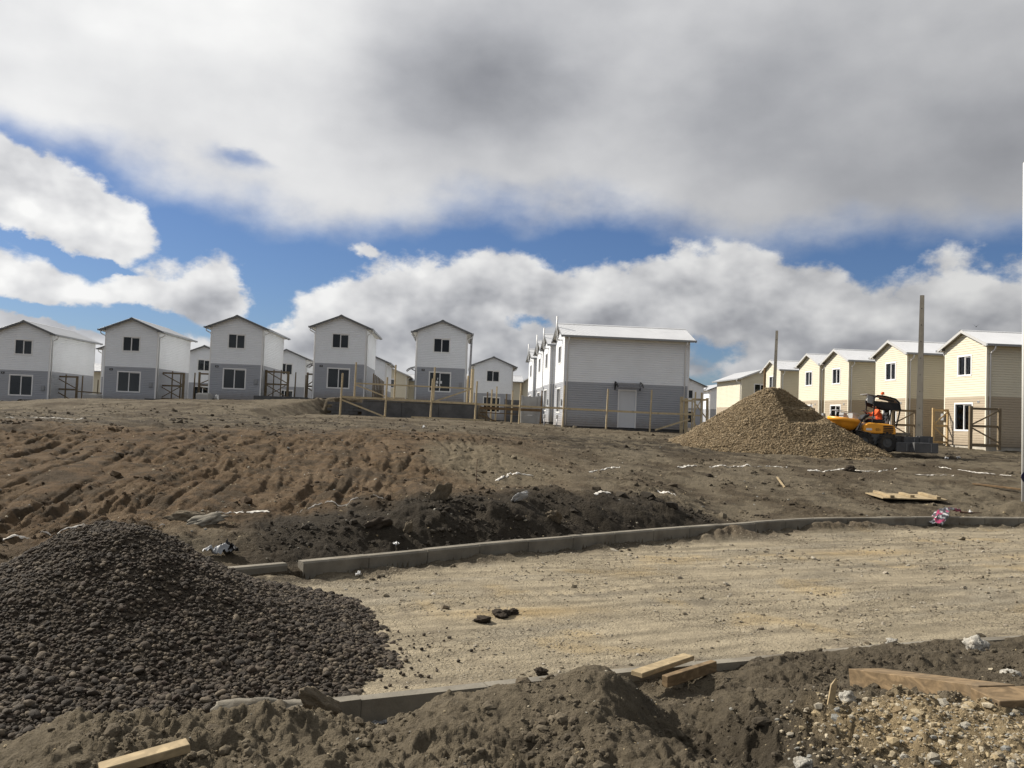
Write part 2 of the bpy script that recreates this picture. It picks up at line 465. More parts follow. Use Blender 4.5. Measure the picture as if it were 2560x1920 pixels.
def soil_colour(x, y):
    """what the ground is made of: dry sand, brown subsoil, dark topsoil, plus one painted-in shaded hollow (linear rgb)"""
    s, al = sdist(x, y, FAR_KERB)
    sn, _ = sdist(x, y, NEAR_KERB)
    sand = np.array((.205, .168, .112)); brown = np.array((.150, .095, .050)); dark = np.array((.052, .043, .031)); grey = np.array((.172, .143, .099)); umber = np.array((.088, .068, .044))
    n1 = fbm(x * .35, y * .35, 71, 4); n2 = fbm(x * 1.4, y * 1.4, 75, 4); n3 = fbm(x * 5, y * 5, 79, 3)
    c = np.ones(x.shape + (3,)) * grey

    def mix(c, col, w):
        w = np.clip(w, 0, 1)[..., None]
        return c * (1 - w) + np.asarray(col) * w
    c = mix(c, umber, sst(-.25, .35, n1 + .6 * n2) * .85)
    c = mix(c, dark * 1.3, sst(.15, .55, n2 + .5 * n3 - .3 * n1) * .5)
    # brown subsoil slope on the left
    wl = sst(.8, 2.5, s + .8 * n1) * (1 - sst(11, 15, s + 2 * n1)) * sst(2.5, -3.0, x - (y - 16) * .05 + 2 * n1)
    c = mix(c, brown, wl * (.8 + .35 * n2))
    c = mix(c, umber * .85, wl * sst(-.15, .35, n2 + .6 * n3) * .8)
    # pale sand in the middle of the slope
    ws = np.exp(-(((x + .3 - (y - 20) * -.02) / 2.2) ** 2 + ((y - 22) / 4.5) ** 2))
    c = mix(c, sand * .9, sst(.25, .75, ws + .35 * n1))
    # dark topsoil: bank by the kerb
    wb = np.interp(al, [0, 16.5, 17.3, 26.2, 27.2, 60], [0, 0, 1, 1, 0, 0]) * sst(.0, .25, s) * (1 - sst(1.5, 2.6, s + .9 * n1 + .5 * n2))
    c = mix(c, dark, wb * 1.0)
    # damp tracked soil band in front of the houses
    wt_ = sst(10, 13, s + 1.5 * n1) * (1 - sst(16, 20, s + 1.5 * n1)) * sst(-4, 3, x)
    c = mix(c, dark * 1.15, wt_ * sst(-.35, .2, n2 + .5 * n3 + .2 * n1) * .92)
    wt2 = sst(10, 14, s + 1.5 * n1) * (1 - sst(20, 30, s)) * sst(0, -6, x)
    c = mix(c, dark * 1.5, wt2 * sst(-.2, .3, n2) * .75)
    c = mix(c, sand * .8, sst(36, 41, y) * (1 - sst(44, 50, y)) * .4 * sst(10, 20, x))
    # camera side: dry crust with damp patches
    wn = (sn < 0) * 1.0
    c = mix(c, grey * 1.12, wn * .8)
    c = mix(c, dark * 1.25, wn * sst(.12, .50, n2 * .8 + .6 * n3 + .25 * n1) * .55)
    c = mix(c, dark * 1.1, wn * np.exp(-(((x - 1.35) / .7) ** 2 + ((y - 4.75) / .75) ** 2)) * .8)  # shade in the hollow right of the mound, painted into the soil colour
    c = mix(c, dark * 1.3, wn * sst(1.2, 2.2, x) * sst(5.2, 6.0, y) * .45)
    wy = np.exp(-(((x - 2.5) / .75) ** 2 + ((y - 4.7) / .6) ** 2))
    c = mix(c, (.33, .255, .15), sst(.3, .75, wy + .3 * n2))
    return np.clip(c * .74, .008, 1)


PILE1 = (-3.75, 8.0)
PILE2 = (11.5, 37.0)


def pile1_z(x, y):
    dx, dy = x - PILE1[0], y - PILE1[1]
    r = np.hypot(dx, dy * 1.02)
    th = np.arctan2(dy, dx)
    r = r * (1 + .05 * np.sin(2 * th + .6) + .03 * np.sin(5 * th)) + .10 * fbm(x * 1.2, y * 1.2, 91, 3)
    z = np.interp(r, [0, .35, .6, .95, 1.35, 1.75, 2.12, 2.5, 2.9, 3.4], [1.03, 1.0, .86, .64, .425, .265, .15, .055, -.03, -.18])
    return z + .035 * fbm(x * 2.7, y * 2.7, 95, 3) + .018 * np.abs(pn(x * 11, y * 11, 97))


def pile2_z(x, y):
    dx, dy = x - PILE2[0], y - PILE2[1]
    r = np.hypot(np.where(dx > 0, dx * 1.13, dx * 1.13), dy * 1.12) + .16 * fbm(x * .7, y * .7, 101, 3)
    z = np.interp(r, [0, .45, .8, 1.3, 2.2, 3.3, 4.3, 4.9, 5.6], [2.42, 2.38, 2.2, 1.92, 1.34, .76, .20, -.05, -.4])
    # scoops taken by the loader on the front right flank leave steep shaded faces and ledges
    yy = y + .12 * pn(x * 1.3, y * .5, 108) + .05 * pn(x * 4, y * 4, 110) - .10 * (x - 12.2)
    cut = np.interp(yy, [34, 35.85, 35.97, 36.5, 36.64, 36.9], [.86, .96, 1.48, 1.58, 2.3, 4.0])
    xw = x + .15 * pn(x * 2, y * 2, 109)
    k = sst(11.35, 11.55, xw) * (1 - sst(12.9, 13.5, xw))
    z = z - k * np.maximum(z - cut, 0)
    return 1.5 + z + .05 * fbm(x * 2.2, y * 2.2, 105, 4)
# TERRAIN-END
# ------------------------------------------------------------------ materials
MATS = {}


def new_mat(name):
    m = bpy.data.materials.new(name)
    m.use_nodes = True
    t = m.node_tree
    t.nodes.clear()
    out = NN(t, 'ShaderNodeOutputMaterial')
    b = NN(t, 'ShaderNodeBsdfPrincipled')
    t.links.new(b.outputs[0], out.inputs['Surface'])
    MATS[name] = m
    return m, t, b


def bump(t, b, height, strength=0.4, dist=0.02):
    n = NN(t, 'ShaderNodeBump')
    n.inputs['Strength'].default_value = strength
    n.inputs['Distance'].default_value = dist
    t.links.new(height, n.inputs['Height'])
    t.links.new(n.outputs[0], b.inputs['Normal'])


def objco(t, scale=None):
    tc = NN(t, 'ShaderNodeTexCoord')
    return tc.outputs['Object']


def surf_mat(name, col, rough=0.6, var=0.12, scale=3.0, bstr=0.15, bscale=30.0, dirt=0.0, dirtcol=(.18, .14, .09), spec=0.3, metal=0.0, bdist=0.01):
    """plain paint, plastic, concrete or metal with uneven tone, fine relief and a little splashed dirt"""
    m, t, b = new_mat(name)
    co = objco(t)
    n = NOISE(t, co, scale, 5, .6)
    f = MAPR(t, n.outputs['Fac'], .3, .7, 1 - var, 1 + var, 'LINEAR')
    v = NN(t, 'ShaderNodeVectorMath', operation='SCALE'); v.inputs[0].default_value = col
    t.links.new(f, v.inputs['Scale'])
    c = v.outputs[0]
    if dirt:
        n2 = NOISE(t, co, scale * .6, 8, .65)
        c = MIXC(t, MATH(t, 'MULTIPLY', MAPR(t, n2.outputs['Fac'], .48, .7, 0, 1), dirt), c, (*dirtcol, 1))
    t.links.new(c, b.inputs['Base Color'])
    b.inputs['Roughness'].default_value = rough
    b.inputs['Specular IOR Level'].default_value = spec
    b.inputs['Metallic'].default_value = metal
    if bstr:
        bump(t, b, NOISE(t, co, bscale, 6, .6).outputs['Fac'], bstr, bdist)
    return m


def wood_mat(name, col, dark=.55, scale=1.0, rough=.8):
    m, t, b = new_mat(name)
    co = objco(t)
    mp = NN(t, 'ShaderNodeMapping'); mp.inputs['Scale'].default_value = (2.2 * scale, 2.2 * scale, 5.0 * scale)
    t.links.new(co, mp.inputs[0])
    n = NOISE(t, mp.outputs[0], 3.0, 7, .62, 1.2)
    n2 = NOISE(t, co, 2.2, 5, .6)
    c = MIXC(t, MAPR(t, n.outputs['Fac'], .35, .68, 0, 1), (*[q * dark for q in col], 1), (*col, 1))
    c = MIXC(t, MAPR(t, n2.outputs['Fac'], .5, .75, 0, .55), c, (*[q * .45 for q in (.3, .24, .17)], 1))
    t.links.new(c, b.inputs['Base Color'])
    b.inputs['Roughness'].default_value = rough
    b.inputs['Specular IOR Level'].default_value = .2
    bump(t, b, n.outputs['Fac'], .3, .004)
    return m


def siding_mat(name, col, dust):
    m = surf_mat(name, col, .5, .035, .9, .05, 60, .07, dust)
    t = m.node_tree; b = t.nodes['Principled BSDF']
    src = b.inputs['Base Color'].links[0].from_socket
    co = objco(t); sp = NN(t, 'ShaderNodeSeparateXYZ'); t.links.new(co, sp.inputs[0])
    n = NOISE(t, co, 3.5, 6, .65)
    w = MATH(t, 'MULTIPLY', MAPR(t, MATH(t, 'ADD', sp.outputs[2], MATH(t, 'MULTIPLY', n.outputs['Fac'], -.9)), -.55, .35, 1, 0), .55)
    t.links.new(MIXC(t, w, src, (.20, .16, .115, 1)), b.inputs['Base Color'])


siding_mat('siding_white', (.82, .845, .87), (.50, .47, .42))
siding_mat('siding_grey', (.36, .375, .405), (.25, .22, .19))
siding_mat('siding_cream', (.66, .615, .485), (.55, .47, .34))
siding_mat('siding_tan', (.41, .345, .255), (.34, .28, .2))
surf_mat('trim_white', (.76, .76, .75), .4, .03, 2, 0)
surf_mat('trim_cream', (.74, .70, .58), .4, .03, 2, 0)
surf_mat('fascia_grey', (.14, .145, .15), .5, .06, 2, .05)
surf_mat('fascia_pale', (.46, .46, .45), .5, .05, 2, .05)
surf_mat('gutter_white', (.27, .28, .29), .35, .05, 2, 0)
surf_mat('soffit', (.60, .58, .52), .6, .05, 2, .05)
surf_mat('roof_metal', (.52, .53, .545), .42, .06, .7, .03, 12, .10, (.4, .4, .38), .5, .2)
surf_mat('plinth', (.085, .083, .08), .9, .2, 2, .3, 25)
surf_mat('plinth_pale', (.40, .37, .31), .9, .2, 2, .3, 25)
surf_mat('concrete', (.185, .168, .135), .9, .30, 2.2, .5, 40, .75, (.10, .08, .055))
surf_mat('concrete_dark', (.105, .105, .105), .9, .3, 1.6, .35, 40, .35, (.07, .06, .05))
surf_mat('concrete_pale', (.36, .36, .35), .9, .16, 1.6, .3, 40, .25, (.2, .17, .13))
surf_mat('cement_lump', (.42, .40, .35), .95, .35, 1.5, .9, 5, .6, (.3, .26, .2), .2, 0, .03)
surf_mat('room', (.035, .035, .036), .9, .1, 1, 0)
surf_mat('door_white', (.62, .64, .66), .45, .03, 1.5, .03)
surf_mat('plate_black', (.012, .012, .013), .5, .1, 3, 0)
surf_mat('plate_digit', (.5, .5, .5), .5, .05, 3, 0)
surf_mat('metal_grey', (.32, .32, .33), .45, .1, 4, .05, 30, 0, (0, 0, 0), .5, .4)
surf_mat('bracket_black', (.012, .012, .013), .45, .1, 4, 0)
surf_mat('machine_yellow', (.88, .38, .03), .4, .06, 1.5, .05, 20, .30, (.22, .14, .06), .5)
surf_mat('machine_black', (.018, .018, .019), .6, .2, 3, .1, 20, .3, (.08, .065, .05))
surf_mat('machine_grey', (.085, .09, .092), .55, .12, 3, .1, 20, .35, (.12, .095, .07))
surf_mat('canopy_grey', (.32, .33, .33), .5, .1, 2, .05, 20, .2, (.2, .17, .13))
surf_mat('rubber', (.028, .027, .026), .9, .25, 6, .3, 25, .6, (.13, .105, .075))
surf_mat('beacon_orange', (.75, .12, .02), .25, .05, 3, 0)
surf_mat('jacket_orange', (.80, .13, .035), .85, .12, 6, .25, 18)
surf_mat('trouser_navy', (.03, .034, .05), .85, .2, 6, .25, 18)
surf_mat('skin', (.42, .24, .16), .6, .06, 6, 0)
surf_mat('hair', (.025, .018, .014), .7, .2, 8, .2)
surf_mat('plastic_black', (.015, .015, .016), .5, .15, 3, .1, 20, .3, (.1, .08, .06))
surf_mat('plastic_grey', (.26, .27, .28), .5, .12, 3, .15, 15)
surf_mat('lime_white', (.66, .63, .57), .95, .18, 14, .5, 60, .35, (.32, .25, .17))
surf_mat('slab_soil', (.15, .125, .09), .95, .3, 2, 1.0, 6, .4, (.06, .05, .038), .15, 0, .02)
surf_mat('clod_dark', (.045, .036, .027), .95, .3, 2, 1.0, 6, 0, (0, 0, 0), .15, 0, .02)
surf_mat('pole_concrete', (.30, .275, .225), .9, .2, 1.4, .35, 30, .3, (.16, .14, .11))
surf_mat('post_white', (.70, .70, .66), .5, .05, 2, .05)
surf_mat('sign_navy', (.012, .012, .05), .4, .05, 2, 0)
surf_mat('bird_dark', (.02, .02, .022), .8, .2, 9, 0)
surf_mat('polycarbonate', (.22, .22, .23), .25, .05, 2, 0)
MATS['polycarbonate'].node_tree.nodes['Principled BSDF'].inputs['Alpha'].default_value = .35
surf_mat('rust', (.10, .06, .04), .9, .2, 8, .2)
wood_mat('timber', (.60, .49, .31), .75)
wood_mat('timber_old', (.235, .185, .12), .6)
wood_mat('timber_brown', (0.187, 0.123, 0.064), .6)
wood_mat('timber_new', (0.510, 0.365, 0.187), .8)
wood_mat('board_pale', (0.391, 0.306, 0.183), .65)
wood_mat('board_orange', (.235, .165, .092), .5)


def glass_mat():
    m, t, b = new_mat('glass')
    out = [n for n in t.nodes if n.type == 'OUTPUT_MATERIAL'][0]
    t.nodes.remove(b)
    tr = NN(t, 'ShaderNodeBsdfTransparent'); tr.inputs[0].default_value = (.62, .66, .68, 1)
    gl = NN(t, 'ShaderNodeBsdfGlossy'); gl.inputs['Roughness'].default_value = .04; gl.inputs['Color'].default_value = (.6, .63, .66, 1)
    fr = NN(t, 'ShaderNodeFresnel'); fr.inputs[0].default_value = 1.55
    mx = NN(t, 'ShaderNodeMixShader')
    t.links.new(MATH(t, 'ADD', fr.outputs[0], .01), mx.inputs[0])
    t.links.new(tr.outputs[0], mx.inputs[1]); t.links.new(gl.outputs[0], mx.inputs[2])
    t.links.new(mx.outputs[0], out.inputs['Surface'])


glass_mat()


def film_mat():
    m, t, b = new_mat('clear_film')
    b.inputs['Base Color'].default_value = (.75, .76, .78, 1)
    b.inputs['Roughness'].default_value = .15
    b.inputs['Alpha'].default_value = .45


film_mat()


def bag_mat():
    m, t, b = new_mat('printed_bag')
    co = objco(t)
    n = NOISE(t, co, 9, 3, .5)
    c = MIXC(t, MAPR(t, n.outputs['Fac'], .44, .5, 0, 1), (.5, .5, .5, 1), (.05, .05, .055, 1))
    n2 = NOISE(t, co, 6, 2, .5)
    c = MIXC(t, MAPR(t, n2.outputs['Fac'], .52, .56, 0, 1), c, (.30, .03, .09, 1))
    t.links.new(c, b.inputs['Base Color'])
    b.inputs['Roughness'].default_value = .3


bag_mat()


def soil_mat():
    m, t, b = new_mat('soil')
    at = NN(t, 'ShaderNodeAttribute', attribute_name='soil')
    co = objco(t)
    n = NOISE(t, co, 9, 8, .65)
    n2 = NOISE(t, co, 45, 6, .6)
    f = MATH(t, 'ADD', MAPR(t, n.outputs['Fac'], .3, .7, .78, 1.2, 'LINEAR'), MAPR(t, n2.outputs['Fac'], .3, .7, -.12, .12, 'LINEAR'))
    v = NN(t, 'ShaderNodeVectorMath', operation='SCALE')
    t.links.new(at.outputs['Color'], v.inputs[0]); t.links.new(f, v.inputs['Scale'])
    # scattered pale grit and lime crumbs
    vo = NN(t, 'ShaderNodeTexVoronoi'); vo.inputs['Scale'].default_value = 16
    t.links.new(co, vo.inputs['Vector'])
    n3 = NOISE(t, co, 1.1, 4, .6)
    grit = MATH(t, 'MULTIPLY', MAPR(t, vo.outputs['Distance'], .10, .16, 1, 0), MAPR(t, n3.outputs['Fac'], .52, .66, 0, 1))
    rnd = NN(t, 'ShaderNodeSeparateColor'); t.links.new(vo.outputs['Color'], rnd.inputs[0])
    grit = MATH(t, 'MULTIPLY', grit, MAPR(t, rnd.outputs[0], .62, .72, 0, .8))
    c = MIXC(t, grit, v.outputs[0], (.34, .315, .27, 1))
    t.links.new(c, b.inputs['Base Color'])
    b.inputs['Roughness'].default_value = .95
    b.inputs['Specular IOR Level'].default_value = .12
    h = MATH(t, 'ADD', MATH(t, 'MULTIPLY', NOISE(t, co, 26, 8, .7).outputs['Fac'], 1.0), MATH(t, 'MULTIPLY', n.outputs['Fac'], 1.1))
    bump(t, b, h, 1.0, .05)


soil_mat()


def road_mat():
    m, t, b = new_mat('road_base')
    co = objco(t)
    at = NN(t, 'ShaderNodeAttribute', attribute_name='soil')
    vo = NN(t, 'ShaderNodeTexVoronoi'); vo.inputs['Scale'].default_value = 24
    t.links.new(co, vo.inputs['Vector'])
    sc = NN(t, 'ShaderNodeSeparateColor'); t.links.new(vo.outputs['Color'], sc.inputs[0])
    n = NOISE(t, co, 7, 8, .68)
    n2 = NOISE(t, co, 40, 6, .65)
    f = MATH(t, 'ADD', MAPR(t, n.outputs['Fac'], .3, .7, .82, 1.14, 'LINEAR'), MAPR(t, n2.outputs['Fac'], .3, .7, -.14, .14, 'LINEAR'))
    v = NN(t, 'ShaderNodeVectorMath', operation='SCALE')
    t.links.new(at.outputs['Color'], v.inputs[0]); t.links.new(f, v.inputs['Scale'])
    n3 = NOISE(t, co, .9, 5, .6)
    peb = MATH(t, 'MULTIPLY', MAPR(t, vo.outputs['Distance'], .32, .46, 1, 0), MAPR(t, n3.outputs['Fac'], .4, .62, .15, 1))
    peb2 = MATH(t, 'MULTIPLY', peb, MAPR(t, sc.outputs[0], .5, .8, 0, .75))
    c = MIXC(t, peb2, v.outputs[0], (.31, .272, .205, 1))
    # drying cracks
    vc = NN(t, 'ShaderNodeTexVoronoi', feature='DISTANCE_TO_EDGE'); vc.inputs['Scale'].default_value = 6.5
    wv = NN(t, 'ShaderNodeVectorMath', operation='ADD')
    ws = NN(t, 'ShaderNodeVectorMath', operation='SCALE'); ws.inputs['Scale'].default_value = .12
    t.links.new(NOISE(t, co, 6, 4, .6).outputs['Color'], ws.inputs[0]); t.links.new(co, wv.inputs[0]); t.links.new(ws.outputs[0], wv.inputs[1])
    t.links.new(wv.outputs[0], vc.inputs['Vector'])
    n4 = NOISE(t, co, .45, 3, .5)
    ck = MATH(t, 'MULTIPLY', MAPR(t, vc.outputs['Distance'], .0, .045, 1, 0), MAPR(t, n4.outputs['Fac'], .48, .62, 0, 1))
    c = MIXC(t, MATH(t, 'MULTIPLY', ck, .55), c, (.10, .075, .045, 1))
    t.links.new(c, b.inputs['Base Color'])
    b.inputs['Roughness'].default_value = .92
    b.inputs['Specular IOR Level'].default_value = .15
    h = MATH(t, 'ADD', MATH(t, 'MULTIPLY', peb, .5), MATH(t, 'ADD', n2.outputs['Fac'], n.outputs['Fac']))
    h = MATH(t, 'SUBTRACT', h, MATH(t, 'MULTIPLY', ck, .8))
    bump(t, b, h, .85, .03)


road_mat()


def stone_mat(name, cols, rough=.8, soil=False):
    """stones whose colour varies from one to the next"""
    m, t, b = new_mat(name)
    a = NN(t, 'ShaderNodeAttribute', attribute_type='INSTANCER', attribute_name='pc')
    oi = NN(t, 'ShaderNodeObjectInfo')
    ad = MATH(t, 'FRACT', MATH(t, 'ADD', a.outputs['Fac'], oi.outputs['Random']))
    ramp = NN(t, 'ShaderNodeValToRGB')
    el = ramp.color_ramp.elements
    ramp.color_ramp.interpolation = 'LINEAR'
    el[0].position = 0; el[0].color = (*cols[0], 1); el[1].position = 1; el[1].color = (*cols[-1], 1)
    for i, c in enumerate(cols[1:-1]):
        e = el.new((i + 1) / (len(cols) - 1)); e.color = (*c, 1)
    t.links.new(ad, ramp.inputs[0])
    base = ramp.outputs[0]
    if soil:
        ic = NN(t, 'ShaderNodeAttribute', attribute_type='INSTANCER', attribute_name='ic')
        base = MIXC(t, 1.0, ic.outputs['Color'], ramp.outputs[0], 'MULTIPLY')
    n = NOISE(t, objco(t), 2.5, 5, .6)
    v = NN(t, 'ShaderNodeVectorMath', operation='SCALE')
    t.links.new(base, v.inputs[0]); t.links.new(MAPR(t, n.outputs['Fac'], .3, .7, .8, 1.2, 'LINEAR'), v.inputs['Scale'])
    t.links.new(v.outputs[0], b.inputs['Base Color'])
    b.inputs['Roughness'].default_value = rough
    b.inputs['Specular IOR Level'].default_value = .25
    bump(t, b, NOISE(t, objco(t), 7, 5, .6).outputs['Fac'], .35, .1)
    return m


stone_mat('pebble_dark', [(.036, .028, .020), (.054, .043, .031), (.026, .021, .016), (.082, .065, .046), (.042, .029, .021), (.15, .122, .086), (.046, .037, .027), (.030, .024, .018)])
stone_mat('gravel_tan', [(0.178, 0.130, 0.070), (0.237, 0.178, 0.104), (0.148, 0.111, 0.063), (0.281, 0.222, 0.141), (0.200, 0.148, 0.085)])
stone_mat('road_stone', [(0.266, 0.222, 0.159), (0.200, 0.163, 0.115), (0.370, 0.333, 0.266), (0.155, 0.130, 0.092), (0.296, 0.252, 0.178)])
stone_mat('soil_clod', [(.80, .78, .76), (1.05, 1.05, 1.05), (.65, .63, .61), (.95, .95, .95), (.75, .74, .72)], .95, True)
stone_mat('grey_chip', [(0.148, 0.148, 0.148), (0.200, 0.200, 0.196), (0.111, 0.111, 0.111), (0.244, 0.237, 0.229)])
stone_mat('pale_stone', [(0.340, 0.274, 0.167), (0.266, 0.207, 0.118), (0.400, 0.348, 0.252), (0.222, 0.222, 0.204), (0.311, 0.244, 0.141)])


def mound_mat(name, c0, c1, scale):
    m, t, b = new_mat(name)
    co = objco(t)
    vo = NN(t, 'ShaderNodeTexVoronoi'); vo.inputs['Scale'].default_value = scale
    t.links.new(co, vo.inputs['Vector'])
    sc = NN(t, 'ShaderNodeSeparateColor'); t.links.new(vo.outputs['Color'], sc.inputs[0])
    n = NOISE(t, co, 1.6, 6, .62)
    c = MIXC(t, sc.outputs[0], (*c0, 1), (*c1, 1))
    v = NN(t, 'ShaderNodeVectorMath', operation='SCALE')
    t.links.new(c, v.inputs[0]); t.links.new(MAPR(t, n.outputs['Fac'], .3, .7, .72, 1.2, 'LINEAR'), v.inputs['Scale'])
    t.links.new(v.outputs[0], b.inputs['Base Color'])
    b.inputs['Roughness'].default_value = .95
    b.inputs['Specular IOR Level'].default_value = .1
    bump(t, b, MATH(t, 'SUBTRACT', 1.0, vo.outputs['Distance']), .9, .5 / scale)


mound_mat('pile_dark', (.03, .025, .019), (.058, .047, .035), 26)
mound_mat('pile_tan', (.13, .098, .057), (.235, .18, .11), 16)


# ------------------------------------------------------------------ mesh helpers
class MB:
    """collects boxes, bars, tubes and sheets; build() links them as ONE mesh object"""

    def __init__(self):
        self.v = []; self.f = []; self.m = []

    def add(self, vs, fs, mi=0):
        o = len(self.v)
        self.v += [tuple(p) for p in vs]
        self.f += [tuple(i + o for i in f) for f in fs]
        self.m += [mi] * len(fs)
        return self

    def box(self, c, s, mi=0, rot=None):
        sx, sy, sz = s[0] / 2, s[1] / 2, s[2] / 2
        vs = [Vector((x, y, z)) for x in (-sx, sx) for y in (-sy, sy) for z in (-sz, sz)]
        if rot is not None:
            vs = [rot @ q for q in vs]
        vs = [q + Vector(c) for q in vs]
        return self.add(vs, [(0, 1, 3, 2), (4, 6, 7, 5), (0, 4, 5, 1), (2, 3, 7, 6), (0, 2, 6, 4), (1, 5, 7, 3)], mi)

    def bbox(self, a, b, mi=0):
        return self.box([(a[i] + b[i]) / 2 for i in range(3)], [abs(b[i] - a[i]) for i in range(3)], mi)

    def beam(self, p, q, w, h, mi=0, up=(0, 0, 1)):
        p, q = Vector(p), Vector(q)
        d = (q - p).normalized(); u = Vector(up)
        if abs(d.dot(u)) > .98:
            u = Vector((0, 1, 0))
        x = d.cross(u).normalized(); y = x.cross(d).normalized()
        vs = []
        for e in (p, q):
            for sx, sy in ((-1, -1), (1, -1), (1, 1), (-1, 1)):
                vs.append(e + x * sx * w / 2 + y * sy * h / 2)
        return self.add(vs, [(3, 2, 1, 0), (4, 5, 6, 7), (0, 1, 5, 4), (1, 2, 6, 5), (2, 3, 7, 6), (3, 0, 4, 7)], mi)

    def tube(self, pts, rad, n=10, mi=0, caps=True):
        pts = [Vector(p) for p in pts]
        rads = rad if isinstance(rad, (list, tuple)) else [rad] * len(pts)
        vs = []; prev = None
        for i, p in enumerate(pts):
            a = pts[max(i - 1, 0)]; b = pts[min(i + 1, len(pts) - 1)]
            d = (b - a).normalized()
            u = Vector((0, 0, 1)) if abs(d.z) < .9 else Vector((0, 1, 0))
            if prev is not None:
                u = prev
            x = d.cross(u).normalized(); y = x.cross(d).normalized(); prev = y
            for k in range(n):
                t = 2 * math.pi * k / n
                vs.append(p + (x * math.cos(t) + y * math.sin(t)) * rads[i])
        fs = []
        for i in range(len(pts) - 1):
            for k in range(n):
                fs.append((i * n + k, i * n + (k + 1) % n, (i + 1) * n + (k + 1) % n, (i + 1) * n + k))
        if caps:
            fs.append(tuple(range(n - 1, -1, -1))); fs.append(tuple(range((len(pts) - 1) * n, len(pts) * n)))
        return self.add(vs, fs, mi)

    def prism(self, poly, y0, y1, mi=0, axis='y'):
        """polygon in (a, z) extruded along the other axis"""
        n = len(poly)
        if axis == 'y':
            vs = [(a, y0, z) for a, z in poly] + [(a, y1, z) for a, z in poly]
        else:
            vs = [(y0, a, z) for a, z in poly] + [(y1, a, z) for a, z in poly]
        fs = [tuple(range(n)), tuple(range(2 * n - 1, n - 1, -1))]
        for i in range(n):
            j = (i + 1) % n
            fs.append((j, i, n + i, n + j))
        return self.add(vs, fs, mi)

    def mesh(self, name, mats, smooth=False, bevel=0):
        me = bpy.data.meshes.new(name)
        me.from_pydata(self.v, [], self.f)
        for m in mats:
            me.materials.append(MATS[m])
        if len(mats) > 1:
            me.polygons.foreach_set('material_index', self.m)
        if smooth:
            me.polygons.foreach_set('use_smooth', [True] * len(me.polygons))
        me.validate(); me.update()
        import bmesh
        bm = bmesh.new(); bm.from_mesh(me)
        bmesh.ops.recalc_face_normals(bm, faces=bm.faces)
        if bevel:
            bmesh.ops.bevel(bm, geom=list(bm.edges), offset=bevel, segments=1, affect='EDGES', clamp_overlap=True)
        bm.to_mesh(me); bm.free()
        return me

    def build(self, name, mat, parent=None, smooth=False, bevel=0):
        me = self.mesh(name, mat if isinstance(mat, (list, tuple)) else [mat], smooth, bevel)
        return link(name, me, parent)


def link(name, me, parent=None):
    o = bpy.data.objects.new(name, me)
    COL.objects.link(o)
    if parent is not None:
        o.parent = parent
    return o


def empty(name, loc=(0, 0, 0), rz=0):
    o = bpy.data.objects.new(name, None)
    o.empty_display_size = .3
    COL.objects.link(o)
    o.location = loc; o.rotation_euler = (0, 0, rz)
    return o


def tag(o, label=None, cat=None, group=None, kind=None):
    if label: o['label'] = label
    if cat: o['category'] = cat
    if group: o['group'] = group
    if kind: o['kind'] = kind
    return o


def grid_mesh(name, X, Y, Z, mat, colour=None, wrap=False, smooth=True):
    nr, nc = X.shape
    co = np.stack([X, Y, Z], -1).reshape(-1, 3)
    i = np.arange(nr - 1)[:, None] * nc + np.arange(nc - 1)[None, :]
    q = np.stack([i, i + 1, i + 1 + nc, i + nc], -1).reshape(-1, 4)
    me = bpy.data.meshes.new(name)
    me.vertices.add(len(co)); me.vertices.foreach_set('co', co.ravel().astype(np.float32))
    me.loops.add(q.size); me.loops.foreach_set('vertex_index', q.ravel().astype(np.int32))
    me.polygons.add(len(q))
    me.polygons.foreach_set('loop_start', np.arange(0, q.size, 4, dtype=np.int32))
    me.update(calc_edges=True)
    if smooth:
        me.polygons.foreach_set('use_smooth', np.ones(len(q), bool))
    if colour is not None:
        a = me.color_attributes.new('soil', 'FLOAT_COLOR', 'POINT')
        c4 = np.concatenate([colour.reshape(-1, 3), np.ones((len(co), 1))], 1)
        a.data.foreach_set('color', c4.ravel().astype(np.float32))
    me.materials.append(MATS[mat])
    me.validate()
    return me


def sc_terrain(x, y, fine=True):
    return float(terrain(np.array([float(x)]), np.array([float(y)]), fine)[0])


